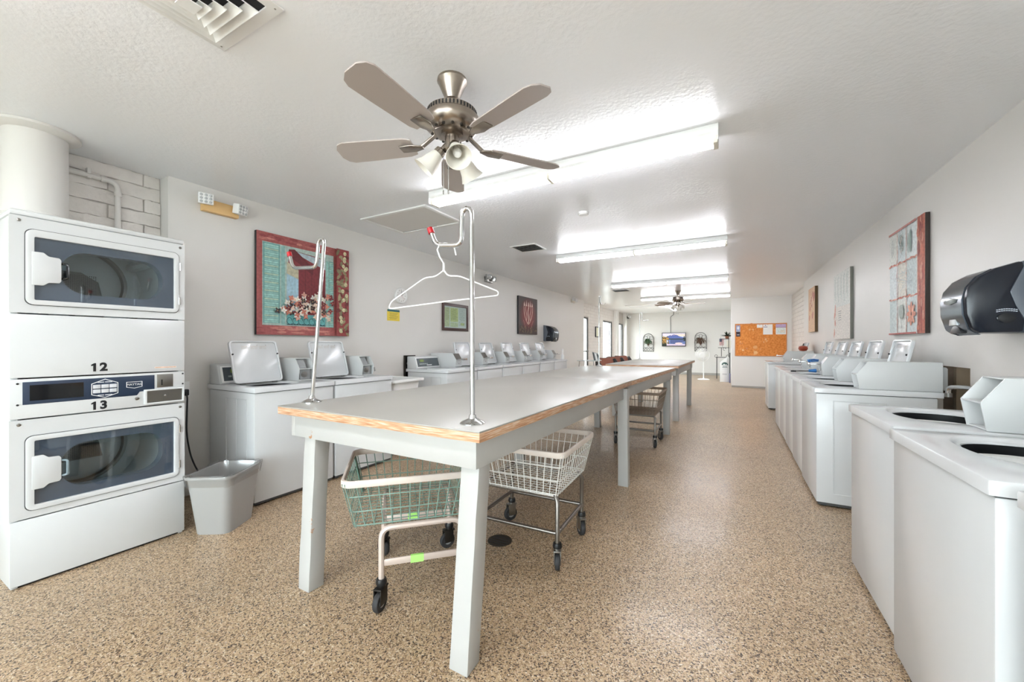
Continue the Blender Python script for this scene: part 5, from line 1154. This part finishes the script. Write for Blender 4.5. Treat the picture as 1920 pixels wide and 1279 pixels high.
t = thing('potted_plant', 'dark leafy plant on top of the iron rack', 'plant', (-0.06, 15.78, 1.415))
part('pot', t, MB().lathe([(0.05, 0), (0.065, 0.09), (0.06, 0.09)], 14), mat('terracotta', (150, 96, 70), 0.7)); r = random.Random(4)
for k in range(40):
    a = r.uniform(0, 2 * PI); e = r.uniform(0.1, 1.3); l = r.uniform(0.12, 0.24); d = Vector((math.cos(a) * math.cos(e), math.sin(a) * math.cos(e), math.sin(e))) * l; s = Vector((-math.sin(a), math.cos(a), 0)) * 0.026; b0 = Vector((0, 0, 0.08))
    part('leaf', t, MB().add([b0, b0 + d * 0.55 + s, b0 + d + Vector((0, 0, -0.03)), b0 + d * 0.55 - s], [(0, 1, 2, 3)]), LEAFD)
t = thing('small_flag', 'small striped flag standing on the iron rack', 'flag', (-0.24, 15.72, 1.10)); 
part('staff', t, MB().tube([(0.05, 0, 0), (-0.02, 0, 0.36)], 0.004, 6), IRON)
mb = MB()
fl = [(R(0, 0, 0.14, 0.24), (214, 196, 192))] + [(R(0.14 * k / 7, 0, 0.14 * (k + 0.5) / 7, 0.24), (190, 110, 108)) for k in range(7)] + [(R(0, 0.13, 0.08, 0.24), (70, 76, 100))]
part('cloth', t, MB().box(-0.06, 0.085, 0.0, 0.004, 0.07, 0.32), PAPER); ink('flag_print', [([(p[0], p[1]) for p in pts], c_) for pts, c_ in fl], t, face_mtx((-0.058, -0.0006, 0.075), (1, 0, 0), (0, 0, 1)))
t = thing('lamp_shade_box', 'plain cream box on the middle rack shelf', 'box', (0.02, 15.8, 1.105)); part('body', t, MB().box(-0.09, 0.10, -0.08, 0.08, 0, 0.22), CREAM, 0.006); part('lid', t, MB().box(-0.095, 0.105, -0.085, 0.085, 0.2, 0.24), CREAM, 0.004)
t = thing('water_vending_bin', 'white tapered bin with green arch logo before the iron rack', 'bin', (-0.14, 14.55, 0))
part('body', t, MB().prism([(-0.12, 0), (0.14, 0), (0.14, 0.80), (0.07, 0.80), (-0.12, 0.62)], 'y', -0.14, 0.14), WHITEP, 0.01)
it = [([(0.02 + 0.09 * math.cos(PI * k / 12), 0.55 + 0.09 * math.sin(PI * k / 12)) for k in range(13)], (60, 100, 96)), (ell(0.0, 0.57, 0.03, 0.02, 10), (226, 236, 230)), (ell(0.06, 0.565, 0.02, 0.015, 10), (226, 236, 230))]
for k, (a, b_) in enumerate(((-0.04, 0.08), (-0.05, 0.09))): it.append((R(a, 0.50 - k * 0.035, b_, 0.52 - k * 0.035), (120, 140, 146)))
it += [(R(-0.06, 0.41, 0.09, 0.415), (180, 186, 190)), (R(-0.05, 0.27, 0.08, 0.275), (160, 166, 170)), (R(-0.05, 0.245, 0.08, 0.255), (130, 136, 146))]
ink('logo_print', it, t, face_mtx((0, -0.1402, 0), (1, 0, 0), (0, 0, 1)))
t = thing('folded_sign', 'thin dark folded board leaning at the partition edge', 'board', (0.035, 14.3, 0)); part('panel', t, MB().box(-0.025, 0.0, -0.10, 0.10, 0.0, 0.95), BLACK, 0.004); part('foot', t, MB().box(-0.03, 0.005, -0.11, 0.11, 0.0, 0.30), mat('violet_grey', (120, 116, 150), 0.5), 0.004)
# bulletin board
t = thing('bulletin_board', 'orange cork bulletin board on the white partition', 'bulletin board', (0.145, 12.85, 0.885)); M = face_mtx((0, 0, 0), UF, VL); W_, H_ = 1.218, 0.91
b = part('frame', t, frame_mb(R(0, 0, W_, H_), R(0.02, 0.02, W_ - 0.02, H_ - 0.02), 'z', 0.001, 0.02), mat('oak_frame', (206, 142, 96), 0.5), 0.002); b.matrix_local = M
b = part('cork', t, MB().box(0.015, W_ - 0.015, 0.015, H_ - 0.015, 0.001, 0.012), CORK); b.matrix_local = M
rnd = random.Random(9); it = []
for k in range(26):
    x, y = rnd.choice([(0.2, 0.2), (0.5, 0.12), (0.48, 0.25), (0.72, 0.42), (0.2, 0.33), (0.42, 0.75)]); it.append((ell(x + rnd.gauss(0, .05), y + rnd.gauss(0, .05), rnd.uniform(.008, .03), rnd.uniform(.008, .03), 10), rnd.choice([(242, 176, 104), (246, 190, 124), (222, 140, 70)])))
it.append((ell(0.50, 0.10, 0.05, 0.05, 14), (246, 188, 116))); it.append((ell(0.49, 0.25, 0.055, 0.045, 14), (240, 168, 92)))
ink('sun_fade_spots', it, t, M @ Matrix.Translation((0, 0, 0.012)))
def sheet(label, x0, y0, x1, y1, items):
    p = thing('pinned_sheet', label, 'paper', (0.145 + x0, 12.85 - 0.0135, 0.885 + y0), 0, 'papers pinned on the bulletin board'); m = face_mtx((0, 0, 0), UF, VL)
    b = part('paper', p, MB().box(0, x1 - x0, 0, y1 - y0, -0.001, 0.001), PAPER); b.matrix_local = m
    if items: ink('print', items, p, m @ Matrix.Translation((0, 0, 0.0008)))
    b = part('pin', p, MB().lathe([(0.006, 0.001), (0.008, 0.008), (0.0, 0.01)], 8, ((x1 - x0) / 2, y1 - y0 - 0.015, 0)), RED); b.matrix_local = m
sheet('dark blue and white flyer at the board top left corner', 0.03, 0.55, 0.13, 0.87, [(R(0, 0, 0.10, 0.14), (52, 36, 56)), (R(0, 0.15, 0.10, 0.32), (150, 164, 206)), (ell(0.05, 0.24, 0.03, 0.05, 10), (226, 230, 240)), (R(0.02, 0.04, 0.08, 0.06), (200, 190, 200))])
sheet('small blank white card pinned along the board top', 0.53, 0.79, 0.665, 0.88, [])
sheet('large white notice with a purple line pinned on the board', 0.675, 0.60, 0.895, 0.88, [(R(0.01, 0.20, 0.10, 0.215), (120, 100, 150)), (R(0.04, 0.24, 0.07, 0.26), (130, 110, 160))])
sheet('purple headed pastel notice at the board top right corner', 0.965, 0.60, 1.195, 0.88, [(R(0, 0.19, 0.23, 0.28), (206, 180, 224)), (R(0, 0.185, 0.23, 0.195), (110, 66, 120)), (R(0.02, 0.02, 0.21, 0.17), (226, 238, 234)), (R(0.1, 0.05, 0.2, 0.12), (236, 230, 214))])
# framed sheet on the far block wall
t = thing('framed_notice', 'small black framed sheet between the far windows', 'framed notice', (XB + 0.013, 12.93, 1.455)); M = face_mtx((0, 0, 0), UL, VL)
b = part('frame', t, frame_mb(R(0, 0, 0.50, 0.36), R(0.05, 0.03, 0.45, 0.33), 'z', 0.001, 0.03), BLACK, 0.003); b.matrix_local = M
b = part('sheet', t, MB().box(0.04, 0.46, 0.02, 0.34, 0.001, 0.012), mat('pale_yellow_paper', (230, 230, 206), 0.8)); b.matrix_local = M
# stacking chairs by the last table
def chair(label, loc, rz):
    t = thing('waiting_chair', label, 'chair', loc, rz, 'waiting chairs along the far left')
    part('seat', t, lambda: MB().box(-0.23, 0.23, -0.22, 0.24, 0.42, 0.47), mat('rust_fabric', (150, 96, 78), 0.8), 0.02, 'ch_s')
    part('backrest', t, lambda: MB().prism([(-0.23, 0.50), (-0.24, 0.80), (-0.19, 0.88), (0.19, 0.88), (0.24, 0.80), (0.23, 0.50)], 'y', 0.235, 0.262), MATS['rust_fabric'], 0.01, 'ch_b')
    part('back_shell', t, lambda: MB().prism([(-0.235, 0.48), (-0.246, 0.80), (-0.195, 0.888), (0.195, 0.888), (0.246, 0.80), (0.235, 0.48)], 'y', 0.264, 0.285), mat('charcoal_shell', (62, 62, 62), 0.5), 0.008, 'ch_k')
    for s in (-1, 1):
        part('side_panel', t, (lambda s=s: MB().prism([(-0.02, 0.50), (0.285, 0.50), (0.285, 0.86), (0.20, 0.87), (0.02, 0.70)], 'x', s * 0.258 - 0.012, s * 0.258 + 0.012)), MATS['charcoal_shell'], 0.006, 'ch_p%d' % s)
        part('leg', t, (lambda s=s: MB().tube([(s * 0.22, -0.20, 0.42), (s * 0.23, -0.22, 0.0)], 0.011, 8)), BLACK, 0, 'ch_f%d' % s)
        part('leg', t, (lambda s=s: MB().tube([(s * 0.22, 0.30, 0.0), (s * 0.22, 0.27, 0.44), (s * 0.22, 0.285, 0.80)], 0.011, 8)), BLACK, 0, 'ch_r%d' % s)
chair('nearest rust and charcoal waiting chair left of the last table', (-2.47, 9.45, 0), 0.9)
chair('middle rust and charcoal waiting chair left of the last table', (-2.52, 10.4, 0), 0.9)
chair('farthest rust and charcoal waiting chair near the windows', (-2.55, 11.4, 0), 0.9)
# chrome side table with odds and ends beyond the left washers
t = thing('chrome_table', 'chrome legged glass side table beyond the left washers', 'side table', (-2.85, 8.85, 0))
part('table_top', t, MB().prism(rrect(-0.22, 0.26, -0.22, 0.22, 0.06), 'z', 0.835, 0.85), mat('grey_glass_top', (196, 202, 200), 0.1), 0.003)
for x in (-0.19, 0.22):
    for y in (-0.18, 0.18): part('leg', t, MB().tube([(x * 0.6, y, 0.0), (x, y, 0.45), (x * 0.8, y, 0.835)], 0.012, 8), CHROME)
part('shelf_ring', t, MB().tube([(0.2 * math.cos(a), 0.17 * math.sin(a), 0.60) for a in [k * 2 * PI / 20 for k in range(20)]], 0.010, 8, True), CHROME)
t = thing('brochure_stand', 'black and white brochure stand on the glass side table', 'brochure stand', (-2.66, 8.85, 0.85), 0.3)
part('back', t, MB().hexa([(-0.06, 0.0, 0), (0.09, 0.0, 0), (0.09, 0.02, 0), (-0.06, 0.02, 0)], [(-0.10, 0.04, 0.2), (0.03, 0.04, 0.16), (0.03, 0.05, 0.16), (-0.10, 0.05, 0.2)]), mat('grey_card', (170, 172, 170), 0.6))
for k in range(3): part('brochure', t, MB().hexa([(-0.05 + k * 0.05, -0.02, 0.0), (-0.025 + k * 0.05, -0.02, 0), (-0.025 + k * 0.05, -0.012, 0), (-0.05 + k * 0.05, -0.012, 0)], [(-0.09 + k * 0.05, 0.02, 0.18 - k * 0.02), (-0.065 + k * 0.05, 0.02, 0.18 - k * 0.02), (-0.065 + k * 0.05, 0.028, 0.18 - k * 0.02), (-0.09 + k * 0.05, 0.028, 0.18 - k * 0.02)]), BLACK if k != 1 else PAPER)
